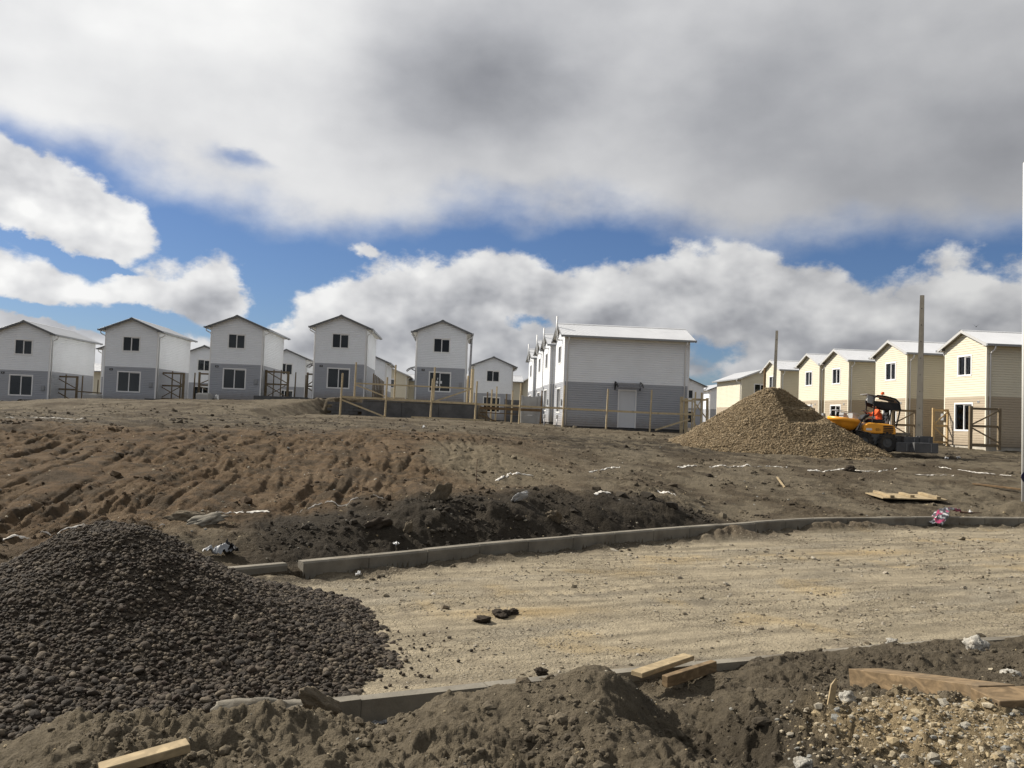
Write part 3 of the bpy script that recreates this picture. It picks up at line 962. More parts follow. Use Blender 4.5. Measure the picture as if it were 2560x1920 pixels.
# stones by the thousand: one points object per kind, instanced by geometry nodes
def stone_group(name, mat, rough=.35, subdiv=2):
    g = bpy.data.node_groups.new(name, 'GeometryNodeTree')
    g.interface.new_socket('Geometry', in_out='INPUT', socket_type='NodeSocketGeometry')
    g.interface.new_socket('Geometry', in_out='OUTPUT', socket_type='NodeSocketGeometry')
    gi = g.nodes.new('NodeGroupInput'); go = g.nodes.new('NodeGroupOutput')
    ico = g.nodes.new('GeometryNodeMeshIcoSphere'); ico.inputs['Subdivisions'].default_value = subdiv; ico.inputs['Radius'].default_value = 1
    no = g.nodes.new('ShaderNodeTexNoise'); no.inputs['Scale'].default_value = 1.3; no.inputs['Detail'].default_value = 3
    sub = g.nodes.new('ShaderNodeVectorMath'); sub.operation = 'SUBTRACT'; sub.inputs[1].default_value = (.5, .5, .5)
    scl = g.nodes.new('ShaderNodeVectorMath'); scl.operation = 'SCALE'; scl.inputs['Scale'].default_value = rough * 2
    g.links.new(no.outputs['Color'], sub.inputs[0]); g.links.new(sub.outputs[0], scl.inputs[0])
    sp = g.nodes.new('GeometryNodeSetPosition')
    g.links.new(ico.outputs['Mesh'], sp.inputs['Geometry']); g.links.new(scl.outputs[0], sp.inputs['Offset'])
    sm = g.nodes.new('GeometryNodeSetMaterial'); sm.inputs['Material'].default_value = MATS[mat]
    g.links.new(sp.outputs[0], sm.inputs['Geometry'])
    iop = g.nodes.new('GeometryNodeInstanceOnPoints')
    g.links.new(gi.outputs[0], iop.inputs['Points']); g.links.new(sm.outputs[0], iop.inputs['Instance'])
    for nm, sock in (('rot', 'Rotation'), ('scl', 'Scale')):
        a = g.nodes.new('GeometryNodeInputNamedAttribute'); a.data_type = 'FLOAT_VECTOR'; a.inputs['Name'].default_value = nm
        if nm == 'rot':
            e = g.nodes.new('FunctionNodeEulerToRotation')
            g.links.new(a.outputs['Attribute'], e.inputs[0]); g.links.new(e.outputs[0], iop.inputs[sock])
        else:
            g.links.new(a.outputs['Attribute'], iop.inputs[sock])
    g.links.new(iop.outputs[0], go.inputs[0])
    return g


def stones(name, pts, size, mat, parent=None, flat=.7, rough=.35, subdiv=2, ic=None):
    n = len(pts)
    me = bpy.data.meshes.new(name)
    me.vertices.add(n); me.vertices.foreach_set('co', np.asarray(pts, np.float32).ravel())
    rot = RNG.uniform(-.5, .5, (n, 3)); rot[:, 2] = RNG.uniform(0, 6.28, n)
    s = np.stack([size * RNG.uniform(.8, 1.3, n), size * RNG.uniform(.65, 1.05, n), size * flat * RNG.uniform(.7, 1.2, n)], -1)
    for nm, d in (('rot', rot), ('scl', s)):
        a = me.attributes.new(nm, 'FLOAT_VECTOR', 'POINT'); a.data.foreach_set('vector', d.astype(np.float32).ravel())
    a = me.attributes.new('pc', 'FLOAT', 'POINT'); a.data.foreach_set('value', RNG.uniform(0, 1, n).astype(np.float32))
    if ic is not None:
        a = me.attributes.new('ic', 'FLOAT_COLOR', 'POINT'); a.data.foreach_set('color', np.concatenate([ic, np.ones((n, 1))], 1).astype(np.float32).ravel())
    me.materials.append(MATS[mat])
    o = link(name, me, parent)
    md = o.modifiers.new('stones', 'NODES')
    md.node_group = stone_group(name + '_group', mat, rough, subdiv)
    o['kind'] = 'stuff'
    return o


_BLOB = {}


def lump_mesh(name, seed, mat, rough=.35, sub=2, flat=1.0, facet=False):
    import bmesh
    key = (name, seed, mat)
    if key in _BLOB:
        return _BLOB[key]
    bm = bmesh.new()
    bmesh.ops.create_icosphere(bm, subdivisions=sub, radius=1)
    co = np.array([v.co[:] for v in bm.verts]); x, y, z = co.T
    o_ = seed * 3.7

    def n3(f, k):
        return (pn(x * f + o_, y * f + z * f * .7, k) + pn(y * f + o_, z * f - x * f * .6, k + 1) + pn(z * f + o_, x * f + y * f * .5, k + 2)) / 1.8
    d = n3(1.1, seed) + .55 * n3(2.4, seed + 3) + .32 * np.abs(n3(5.0, seed + 6)) + .2 * n3(10.0, seed + 9)
    for v, q in zip(bm.verts, d):
        v.co = v.co * (1 + rough * float(q) * 1.4); v.co.z *= flat
    me = bpy.data.meshes.new(name)
    bm.to_mesh(me); bm.free()
    me.materials.append(MATS[mat])
    if not facet:
        me.polygons.foreach_set('use_smooth', [True] * len(me.polygons))
    _BLOB[key] = me
    return me


# ------------------------------------------------------------------ ground
def build_ground():
    ang = np.concatenate([np.radians(np.arange(-180, -46, 4.0)), np.radians(np.linspace(-46, 46, 820)), np.radians(np.arange(50, 181, 4.0))])
    rad = np.concatenate([[.02, .6, 1.3, 1.9], np.exp(np.linspace(np.log(2.4), np.log(80), 860)), [90, 110, 140, 190, 260, 380, 600, 1000, 1800, 3200, 6000]])
    A, RR = np.meshgrid(ang, rad)
    X = RR * np.sin(A); Y = RR * np.cos(A)
    Z = np.zeros_like(X)
    nd = RR <= 400
    Z[nd] = terrain(X[nd], Y[nd])
    Z[RR > 85] = 1.75
    fl = (RR > 80) & (RR <= 130)
    Z[fl] = 1.75
    behind = np.abs(A) > np.radians(47)
    Z[behind & (RR < 3)] = .6
    C = np.ones(X.shape + (3,)) * np.array((.19, .155, .105))
    C[RR <= 90] = soil_colour(X[RR <= 90], Y[RR <= 90])
    o = link('ground', grid_mesh('ground', X, Y, Z, 'soil', C))
    tag(o, kind='structure')
    return o


def road_z(x, y):
    z = .025 * fbm(x * .5, y * .8, 201, 3) + .010 * fbm(x * 3.2, y * 3.2, 204, 4) + .006 * np.abs(pn(x * 22, y * 22, 206))
    u = (y - .42 * x)                                           # wheel ruts run along the road
    z = z - .018 * np.clip(1 - np.abs(pn(u * .55, x * .06, 207)) * 9, 0, 1) * np.clip(pn(x * .3, u, 208) + .6, 0, 1)
    # small tread pattern left by the loader
    z = z + .012 * np.sign(np.sin((x * .9 + y * .4) * 26)) * np.exp(-((u - 10.3 - .3 * np.sin(x)) / .22) ** 2) * sst(-3.0, -1.5, x) * (1 - sst(1.0, 2.5, x))
    return z


def build_road():
    xs = np.concatenate([np.linspace(-16, -4.5, 60), np.linspace(-4.4, 14, 760), np.linspace(14.3, 45, 90)])
    yn = np.interp(xs, NEAR_KERB[:, 0], NEAR_KERB[:, 1]); yf = np.interp(xs, FAR_KERB[:, 0], FAR_KERB[:, 1])
    T = np.linspace(0, 1, 300)
    X = np.repeat(xs[None, :], 300, 0)
    Y = (yn - .02)[None, :] * (1 - T[:, None]) + (yf + .02)[None, :] * T[:, None]
    Z = road_z(X, Y)
    s, al = sdist(X, Y, FAR_KERB); sn, _ = sdist(X, Y, NEAR_KERB)
    n1 = fbm(X * .6, Y * .6, 211, 4); n2 = fbm(X * 2.2, Y * 2.2, 215, 4); n3 = fbm(X * .25, (Y - .42 * X) * 1.1, 219, 4)
    # mud spilled along the foot of the far kerb, and a heap of it half way along
    edge = np.exp(-((s + .10) / .30) ** 2)
    Z += edge * np.clip(.05 + .10 * n2 + .05 * n1, 0, .16) + .17 * np.exp(-(((X - 4.55) / .75) ** 2 + ((Y - 16.55) / .28) ** 2)) * (1 + .5 * n2)
    Z += .10 * np.exp(-(((X - 7.6) / .9) ** 2 + ((s + .2) / .22) ** 2)) * (1 + .6 * n2)
    Z += .12 * np.exp(-(((X + 2.95) / .28) ** 2 + ((Y - 10.55) / .25) ** 2))
    Z += np.exp(-(sn / .25) ** 2) * np.clip(.03 + .08 * n2, 0, .12)
    base = np.ones(X.shape + (3,)) * np.array((.305, .260, .182))

    def mix(c, col, w):
        w = np.clip(w, 0, 1)[..., None]
        return c * (1 - w) + np.asarray(col) * w
    base = mix(base, (.27, .238, .178), sst(0, .5, n3 + .4 * n1) * .8)
    base = mix(base, (.36, .275, .15), sst(.25, .55, n1 - .2 * n3) * .55)
    for ox, oy, rx, ry in ((.2, 9.6, .8, .25), (6.4, 15.2, 1.0, .28), (10.3, 15.6, 1.3, .3)):
        base = mix(base, (.40, .295, .15), np.exp(-(((X - ox) / rx) ** 2 + ((Y - oy - .3 * (X - ox)) / ry) ** 2)) * .8)
    base = mix(base, (.075, .06, .041), np.clip(edge * 1.3 * sst(-.25, .2, n2 + .3), 0, 1) * .85)
    base = mix(base, (.20, .168, .12), sst(.15, .5, n2 + .3 * n3) * .5)
    base = mix(base, (.14, .11, .075), np.exp(-(sn / .3) ** 2) * sst(-.1, .3, n2) * .7)
    st = fbm((X * .92 + Y * .39) * .55, (Y * .92 - X * .39) * 4.5, 223, 4)
    base = base * (1 + .55 * np.clip(st, -.5, .4))[..., None]
    base = mix(base, (.11, .086, .058), np.exp(-(((X - 4.55) / .95) ** 2 + ((Y - 16.6) / .40) ** 2)) * 1.1)
    base = mix(base, (.11, .086, .058), np.exp(-(((X - 7.6) / 1.1) ** 2 + ((s + .15) / .30) ** 2)))
    base = base * .84
    o = link('road', grid_mesh('road', X, Y, Z, 'road_base', base))
    tag(o, kind='structure')


build_ground()
build_road()


def along(poly, spacing, start, end):
    """points every `spacing` metres along a polyline between two x values"""
    seg = np.hypot(*(poly[1:] - poly[:-1]).T); L = np.concatenate([[0], np.cumsum(seg)])
    xs = poly[:, 0]
    a0 = np.interp(start, xs, L); a1 = np.interp(end, xs, L)
    t = np.arange(a0, a1, spacing)
    return [(float(np.interp(q, L, poly[:, 0])), float(np.interp(q, L, poly[:, 1]))) for q in t]


def kerb_line(name, pts, top, depth, width, side, dz=None):
    root = empty(name, (pts[0][0], pts[0][1], 0)); tag(root, kind='structure')
    inv = Vector((pts[0][0], pts[0][1], 0))
    for i, (a, b) in enumerate(zip(pts[:-1], pts[1:])):
        a, b = Vector((*a, 0)) - inv, Vector((*b, 0)) - inv
        d = (b - a).normalized(); nrm = Vector((-d.y, d.x, 0)) * side
        g = .006
        z = top + random.uniform(-.008, .008) + (dz(i) if dz else 0)
        p, q = a + d * g, b - d * g
        c = .025
        prof = [(0, z - depth), (0, z - c), (c, z), (width, z), (width, z - depth)]
        m = MB()
        vs = [p + nrm * u + Vector((0, 0, w)) for u, w in prof] + [q + nrm * u + Vector((0, 0, w + random.uniform(-.004, .004))) for u, w in prof]
        n = len(prof)
        m.add(vs, [tuple(range(n)), tuple(range(2 * n - 1, n - 1, -1))] + [((k + 1) % n, k, n + k, n + (k + 1) % n) for k in range(n)])
        m.build('kerb_stone', 'concrete', root)
    return root


fk = along(FAR_KERB, 1.0, -2.62, 30)
kerb_line('kerb', fk, .235, .42, .15, 1)
kerb_line('kerb', [(-4.9, 9.15), (-4.15, 9.78), (-3.5, 10.32), (-2.80, 10.90)], .205, .42, .15, 1)
nk = along(NEAR_KERB, 1.0, -1.95, 14)
kerb_line('kerb', nk, .115, .42, .13, -1)
# ------------------------------------------------------------------ gravel piles and loose stones
def build_pile(name, fn, centre, rad, n_r, n_a, mat, label):
    a = np.linspace(0, 2 * np.pi, n_a); r = np.linspace(0, 1, n_r) ** .8 * rad
    A, RR = np.meshgrid(a, r)
    X = centre[0] + RR * np.cos(A); Y = centre[1] + RR * np.sin(A)
    Z = fn(X, Y)
    X[:, -1] = X[:, 0]; Y[:, -1] = Y[:, 0]; Z[:, -1] = Z[:, 0]
    me = grid_mesh(name, X - centre[0], Y - centre[1], Z, mat)
    o = link(name, me)
    o.location = (centre[0], centre[1], 0)
    tag(o, label, 'gravel pile')
    return o


def disc_pts(centre, rad, n, seed):
    g = np.random.default_rng(seed)
    r = np.sqrt(g.uniform(0, 1, n)) * rad; a = g.uniform(0, 2 * np.pi, n)
    return centre[0] + r * np.cos(a), centre[1] + r * np.sin(a)


pile1 = build_pile('gravel_pile', pile1_z, PILE1, 3.4, 130, 260, 'pile_dark', 'large pile of dark rounded pebbles on the near left of the road')
px, py = disc_pts(PILE1, 3.1, 70000, 3)
pz = pile1_z(px, py)
sn_, _ = sdist(px, py, NEAR_KERB)
low = np.where(sn_ < 0, terrain(px, py), 0.0)
ok = pz > low - .02
px, py, pz = px[ok], py[ok], pz[ok]
sz = np.clip(RNG.lognormal(math.log(.0120), .42, len(px)), .005, .036)
sz = sz * np.clip(1.15 - .35 * (pz / 1.05), .7, 1.2)               # coarser stones roll to the foot
dist = np.hypot(px, py)
order = np.argsort(dist / sz)
big = order[:300]; rest = order[300:]
stones('pebbles', np.stack([px - PILE1[0], py - PILE1[1], pz + sz * .25], -1)[rest], sz[rest], 'pebble_dark', pile1, .74, .48)
for i, k in enumerate(big):
    o = link('pebble', lump_mesh('pebble', 300 + i % 6, 'pebble_dark', .35), pile1)
    o.location = (px[k] - PILE1[0], py[k] - PILE1[1], pz[k] + sz[k] * .3)
    s = float(sz[k])
    o.scale = (s * random.uniform(.9, 1.35), s * random.uniform(.7, 1.0), s * random.uniform(.5, .75))
    o.rotation_euler = (random.uniform(-.5, .5), random.uniform(-.5, .5), random.uniform(0, 6.28))
# strays that rolled off the pile on to the road
g = np.random.default_rng(5)
ax = g.normal(-1.5, .7, 420); ay = g.normal(7.5, .6, 420)
kk = (pile1_z(ax, ay) < .05) & (sdist(ax, ay, NEAR_KERB)[0] > .1) & (np.hypot(ax - PILE1[0], ay - PILE1[1]) < 3.3 + np.abs(g.normal(0, .22, 420)))
o = stones('stray_pebbles', np.stack([ax, ay, road_z(ax, ay) + .012], -1)[kk], np.clip(g.lognormal(math.log(.012), .35, kk.sum()), .006, .026), 'pebble_dark')
tag(o, 'dark pebbles strewn on the road beside the pebble pile', 'pebbles')

pile2 = build_pile('gravel_pile', pile2_z, PILE2, 5.6, 120, 240, 'pile_tan', 'tall pile of tan gravel beside the yellow loader')
px, py = disc_pts(PILE2, 5.2, 42000, 8)
pz = pile2_z(px, py)
ok = pz > terrain(px, py, False) - .05
px, py, pz = px[ok], py[ok], pz[ok]
stones('gravel', np.stack([px - PILE2[0], py - PILE2[1], pz + .01], -1), np.clip(RNG.lognormal(math.log(.026), .40, len(px)), .010, .085), 'gravel_tan', pile2, .75, .35, 1)


def scatter(name, n, xr, dr, mat, size, sig, smax, seed, where, label, cat, flat=.7, sub=1, onroad=False):
    """loose bits, thinning out with distance because the ground is seen ever more edge-on"""
    g = np.random.default_rng(seed)
    d = np.exp(g.uniform(math.log(dr[0]), math.log(dr[1]), n)); a = g.uniform(R(xr[0]), R(xr[1]), n)
    x = d * np.sin(a); y = d * np.cos(a)
    k = where(x, y, g)
    x, y = x[k], y[k]
    z = road_z(x, y) if onroad else terrain(x, y)
    s = np.clip(g.lognormal(math.log(size), sig, len(x)), size * .4, smax)
    s = s * np.clip(np.hypot(x, y) / 9, .8, 1.8)
    o = stones(name, np.stack([x, y, z + s * (.15 if onroad else -.05)], -1), s, mat, None, flat, .55, sub, soil_colour(x, y) if mat == 'soil_clod' else None)
    tag(o, label, cat)
    return o


def on_road(x, y, g):
    s, _ = sdist(x, y, FAR_KERB); sn, _ = sdist(x, y, NEAR_KERB)
    n = fbm(x * .6, y * .6, 301, 3) + .5 * fbm(x * 2.5, y * 2.5, 305, 2)
    dens = .35 + 1.3 * n + .35 * sst(3, 9, x)
    return (s < -.05) & (sn > .05) & (g.uniform(0, 1, len(x)) < dens) & (np.hypot(x - PILE1[0], y - PILE1[1]) > 2.9)


scatter('road_gravel', 26000, (-28, 36), (6.2, 24), 'road_stone', .0095, .45, .05, 21, on_road, 'small pale stones scattered over the gravel road', 'gravel', .55, 1, True)


def kerb_mud(x, y, g):
    s, _ = sdist(x, y, FAR_KERB); sn, _ = sdist(x, y, NEAR_KERB)
    n = fbm(x * 1.5, y * 1.5, 311, 3)
    return (((s < -.02) & (s > -.45)) | ((sn > 0) & (sn < .4))) & (sn > 0) & (s < -.02) & (g.uniform(0, 1, len(x)) < .45 + 1.2 * n)


scatter('mud_crumbs', 16000, (-28, 36), (6.0, 24), 'soil_clod', .013, .5, .06, 22, kerb_mud, 'crumbs of dark mud along the foot of the kerbs', 'mud', .7, 1, True)


def near_soil(x, y, g):
    sn, _ = sdist(x, y, NEAR_KERB)
    n = fbm(x * 1.7, y * 1.7, 321, 3) + .4 * fbm(x * 6, y * 6, 325, 2)
    return (sn < -.05) & (g.uniform(0, 1, len(x)) < .14 + 2.0 * n + .25 * sst(.8, 1.6, x) * (y > 4.9))


scatter('soil_clods', 52000, (-36, 36), (3.6, 9.2), 'soil_clod', .0068, .75, .055, 23, near_soil, 'clods of dry brown soil on the heaps nearest the camera', 'soil clods', .8, 2)


def far_soil(x, y, g):
    s, al = sdist(x, y, FAR_KERB)
    n = fbm(x * .7, y * .7, 331, 3) + .5 * fbm(x * 2.5, y * 2.5, 335, 2)
    b = (s < 2.2) & (al > 17) & (al < 27)
    graded = sst(1.5, 3, s) * (1 - sst(9, 13, s)) * sst(2.5, -1.5, x)          # scraped smooth by the bucket
    return (s > .2) & (g.uniform(0, 1, len(x)) < (.02 + 1.9 * n + .30 * b) * (1 - .65 * graded))


scatter('slope_clods', 60000, (-36, 36), (10, 46), 'soil_clod', .0115, .65, .09, 24, far_soil, 'clods of earth over the graded slope behind the far kerb', 'soil clods', .8)


def tan_heap(x, y, g):
    w = np.exp(-(((x - 2.5) / .8) ** 2 + ((y - 4.7) / .62) ** 2))
    return (w > .25) & (g.uniform(0, 1, len(x)) < w * 1.3)


scatter('rubble_stones', 16000, (15, 36), (3.9, 6.6), 'pale_stone', .0078, .65, .045, 25, tan_heap, 'pale broken stones on the small tan heap at bottom right', 'rubble', .65)
scatter('pale_chips', 2600, (-36, 36), (3.6, 9.2), 'pale_stone', .0050, .55, .022, 27, lambda x, y, g: sdist(x, y, NEAR_KERB)[0] < -.05, 'small pale stone chips sprinkled over the nearest soil', 'stone chips', .7)
scatter('slope_chips', 2600, (-36, 36), (11, 46), 'pale_stone', .0085, .5, .03, 28, lambda x, y, g: sdist(x, y, FAR_KERB)[0] > .3, 'small pale stone chips sprinkled over the slope behind the far kerb', 'stone chips', .7)
g = np.random.default_rng(31)
ax = g.uniform(-1.05, -.15, 900); ay = np.interp(ax, NEAR_KERB[:, 0], NEAR_KERB[:, 1]) - .16 - np.abs(g.normal(0, .05, 900))
o = stones('grey_chippings', np.stack([ax, ay, terrain(ax, ay) + .012], -1), np.clip(g.lognormal(math.log(.010), .3, 900), .005, .02), 'grey_chip')
tag(o, 'grey chippings lying against the back of the near kerb', 'chippings')

# ------------------------------------------------------------------ houses
W, L, HE, HB = 3.67, 7.32, 5.13, 2.55
PITCH = .404; OV = .38; GOV = .28
CH = HB / 20
_CACHE = {}


def roof_z(x):
    return HE + .08 + PITCH * (min(x, W - x) + OV)


def siding(width, openings, gable):
    """lapped boards round the openings, in wall coordinates (a along, depth outwards, z up)"""
    m = MB()
    wtop = HE + .13
    ztop = wtop + PITCH * W / 2 if gable else HE + .12

    def lb(z):
        return 0.0 if not gable or z <= wtop else min((z - wtop) / PITCH, width / 2)
    k = 0
    while k * CH < ztop - 1e-4:
        z0, z1 = k * CH, min((k + 1) * CH, ztop)
        cuts = sorted({z0, z1} | {q for o in openings for q in (o[2], o[3]) if z0 + 1e-4 < q < z1 - 1e-4} | ({wtop} if gable and z0 < wtop < z1 else set()))
        mi = 1 if z0 < HB - 1e-3 else 0
        for za, zb in zip(cuts[:-1], cuts[1:]):
            iv = [(lb(za), width - lb(za), lb(zb), width - lb(zb))]
            for a0, a1, b0, b1 in openings:
                if b0 < zb - 1e-5 and b1 > za + 1e-5:
                    nv = []
                    for p, q, r_, s_ in iv:
                        if a1 <= p or a0 >= q:
                            nv.append((p, q, r_, s_)); continue
                        if a0 > p: nv.append((p, a0, r_, a0))
                        if a1 < q: nv.append((a1, q, a1, s_))
                    iv = nv
            def off(z):
                t_ = (z - z0) / CH
                return .030 if t_ <= .70 else .030 - .026 * (t_ - .70) / .30
            zs_ = [za] + ([z0 + .70 * CH] if za < z0 + .70 * CH - 1e-5 and zb > z0 + .70 * CH + 1e-5 else []) + [zb]
            for p, q, r_, s_ in iv:
                if q - p < 1e-4: continue
                for zc, zd in zip(zs_[:-1], zs_[1:]):
                    f0 = (zc - za) / (zb - za); f1 = (zd - za) / (zb - za)
                    m.add([(p + (r_ - p) * f0, off(zc), zc), (q + (s_ - q) * f0, off(zc), zc), (q + (s_ - q) * f1, off(zd), zd), (p + (r_ - p) * f1, off(zd), zd)], [(0, 1, 2, 3)], mi)
                if abs(za - z0) < 1e-6:
                    m.add([(p, .030, za), (q, .030, za), (q, .003, za + .001), (p, .003, za + .001)], [(3, 2, 1, 0)], mi)
        k += 1
    # inner skin so that no light leaks through, with the same openings
    xs = sorted({0, width} | {q for o in openings for q in o[:2]}); zs = sorted({0, wtop} | {q for o in openings for q in o[2:]})
    for a, b in zip(xs[:-1], xs[1:]):
        for c, d in zip(zs[:-1], zs[1:]):
            if any(o[0] - 1e-6 <= a and b <= o[1] + 1e-6 and o[2] - 1e-6 <= c and d <= o[3] + 1e-6 for o in openings): continue
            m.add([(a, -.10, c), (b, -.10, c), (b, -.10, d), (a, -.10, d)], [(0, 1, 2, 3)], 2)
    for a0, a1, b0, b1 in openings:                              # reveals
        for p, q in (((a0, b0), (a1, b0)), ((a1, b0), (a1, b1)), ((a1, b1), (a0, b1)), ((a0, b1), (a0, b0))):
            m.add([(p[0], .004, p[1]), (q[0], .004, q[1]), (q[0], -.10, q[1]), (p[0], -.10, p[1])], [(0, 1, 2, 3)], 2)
    return m


def cached(key, fn):
    if key not in _CACHE:
        _CACHE[key] = fn()
    return _CACHE[key]


def wall_mesh(key, width, openings, gable, mats, M4):
    def f():
        m = siding(width, openings, gable)
        m.v = [tuple(M4 @ Vector(p)) for p in m.v]
        me = bpy.data.meshes.new('wall'); me.from_pydata(m.v, [], m.f)
        for q in mats: me.materials.append(MATS[q])
        me.polygons.foreach_set('material_index', m.m); me.update()
        return me
    return cached(key, f)


def frame_of(front):
    # wall-coordinate frames: columns are along, outwards, up
    if front == 'front': return Matrix(((1, 0, 0, 0), (0, -1, 0, 0), (0, 0, 1, 0), (0, 0, 0, 1)))
    if front == 'back': return Matrix(((-1, 0, 0, W), (0, 1, 0, L), (0, 0, 1, 0), (0, 0, 0, 1)))
    if front == 'right': return Matrix(((0, 1, 0, W), (1, 0, 0, 0), (0, 0, 1, 0), (0, 0, 0, 1)))
    return Matrix(((0, -1, 0, 0), (-1, 0, 0, L), (0, 0, 1, 0), (0, 0, 0, 1)))


UP_WIN = (1.21, 2.43, 3.68, 4.75)
LO_WIN = (.98, 2.58, .76, 2.22)
DOOR = (3.23, 4.22, .0, 2.16)


def add_window(root, o, side, trim):
    a0, a1, b0, b1 = o
    M4 = frame_of(side)

    def fr():
        m = MB(); t = .055
        for q in (((a0 - .03, -.08, b0 - .03), (a1 + .03, .05, b0 + t)), ((a0 - .03, -.08, b1 - t), (a1 + .03, .045, b1 + .03)),
                  ((a0 - .03, -.08, b0 + t), (a0 + t, .045, b1 - t)), ((a1 - t, -.08, b0 + t), (a1 + .03, .045, b1 - t))):
            m.bbox(*q)
        m.v = [tuple(M4 @ Vector(p)) for p in m.v]
        return m.mesh('window', [trim])
    w = link('window', cached(('win', o, side, trim), fr), root)
    mid = (a0 + a1) / 2

    def mul():
        m = MB(); m.bbox((mid - .03, -.06, b0 + .056), (mid + .03, .012, b1 - .056)); m.bbox((mid + .031, -.035, b1 - .11), (a1 - .056, -.008, b1 - .0565))
        m.v = [tuple(M4 @ Vector(p)) for p in m.v]
        return m.mesh('mullion', [trim])
    link('mullion', cached(('mul', o, side, trim), mul), w)
    for i, (p, q) in enumerate(((a0 + .056, mid - .031), (mid + .031, a1 - .056))):
        def pane():
            m = MB(); m.bbox((p, -.035 - .015 * i, b0 + .056), (q, -.029 - .015 * i, b1 - (.056 if i == 0 else .111)))
            m.v = [tuple(M4 @ Vector(x)) for x in m.v]
            return m.mesh('pane', ['glass'])
        link('pane', cached(('pane', o, side, i), pane), w)
    return w


def roof_mesh():
    m = MB()
    y0, y1 = -GOV, L + GOV
    ys = np.arange(y0, y1 + 1e-6, .076 / 4)
    for sgn in (0, 1):
        vs = []
        for x in (-OV - .03, W / 2):
            for i, y in enumerate(ys):
                zz = roof_z(x) + .009 * math.sin(2 * math.pi * (y - y0) / .076)
                vs.append(((x if sgn == 0 else W - x), float(y), zz))
        n = len(ys)
        m.add(vs, [(i, i + 1, n + i + 1, n + i) for i in range(n - 1)])
    return m.mesh('roof', ['roof_metal'], False)


def trim_mesh(scheme):
    m = MB()
    y0, y1 = -GOV, L + GOV
    # sloping underside of the roof (soffit colour 1) and rake boards (fascia colour 0)
    for f in (lambda x: x, lambda x: W - x):
        a, b = -OV, W / 2
        za, zb = roof_z(a) - .05, roof_z(b) - .05
        m.add([(f(a), y0 + .02, za), (f(b), y0 + .02, zb), (f(b), y1 - .02, zb), (f(a), y1 - .02, za)], [(0, 1, 2, 3)], 1)
        for yy in (y0, y1 - .025):
            m.add([(f(a), yy, za - .10), (f(b), yy, zb - .10), (f(b), yy, zb + .045), (f(a), yy, za + .045),
                   (f(a), yy + .025, za - .10), (f(b), yy + .025, zb - .10), (f(b), yy + .025, zb + .045), (f(a), yy + .025, za + .045)],
                  [(0, 1, 2, 3), (7, 6, 5, 4), (0, 4, 5, 1), (3, 2, 6, 7), (1, 5, 6, 2), (0, 3, 7, 4)], 0)
        # boxed eave: soffit board, end caps and fascia
        xs = sorted((f(-OV + .03), f(0.0)))
        m.bbox((xs[0], y0 + .03, HE - .012), (xs[1], y1 - .03, HE + .006), 1)
        xf = sorted((f(-OV), f(-OV + .025)))
        m.bbox((xf[0], y0 + .026, HE - .03), (xf[1], y1 - .026, HE + .075), 0)
        for yy in (y0 + .026, y1 - .05):
            poly = [(f(-OV + .028), HE + .008), (f(0), HE + .008), (f(0), roof_z(0) - .06), (f(-OV + .028), roof_z(-OV) - .06)]
            m.prism(poly, yy, yy + .02, 0)
    return m.mesh('roof_trim', scheme)


def gutter_mesh(side):
    m = MB()
    x = -OV - .065 if side == 'left' else W + OV + .065
    z = HE + .02
    y0, y1 = -GOV - .02, L + GOV + .02
    m.bbox((x - .06, y0, z - .06), (x - .052, y1, z + .055)); m.bbox((x + .052, y0, z - .06), (x + .06, y1, z + .05)); m.bbox((x - .052, y0, z - .06), (x + .052, y1, z - .052))
    m.bbox((x - .052, y0, z - .052), (x + .052, y0 + .008, z + .05)); m.bbox((x - .052, y1 - .008, z - .052), (x + .052, y1, z + .05))
    return m.mesh('gutter', ['gutter_white'])


def pipe_mesh(side, yy):
    s = -1 if side == 'left' else 1
    x0 = 0 if side == 'left' else W
    m = MB()
    m.tube([(x0 + s * (OV + .065), yy, HE - .035), (x0 + s * (OV + .065), yy, HE - .16), (x0 + s * .36, yy, HE - .24), (x0 + s * .12, yy, HE - .36), (x0 + s * .07, yy, HE - .46), (x0 + s * .07, yy, .06)], .038, 8)
    for z in (.9, 2.5, 4.1):
        m.tube([(x0 + s * .07, yy, z), (x0 + s * .07, yy, z + .03)], .046, 8)
    return m.mesh('downpipe', ['trim_white'], True)


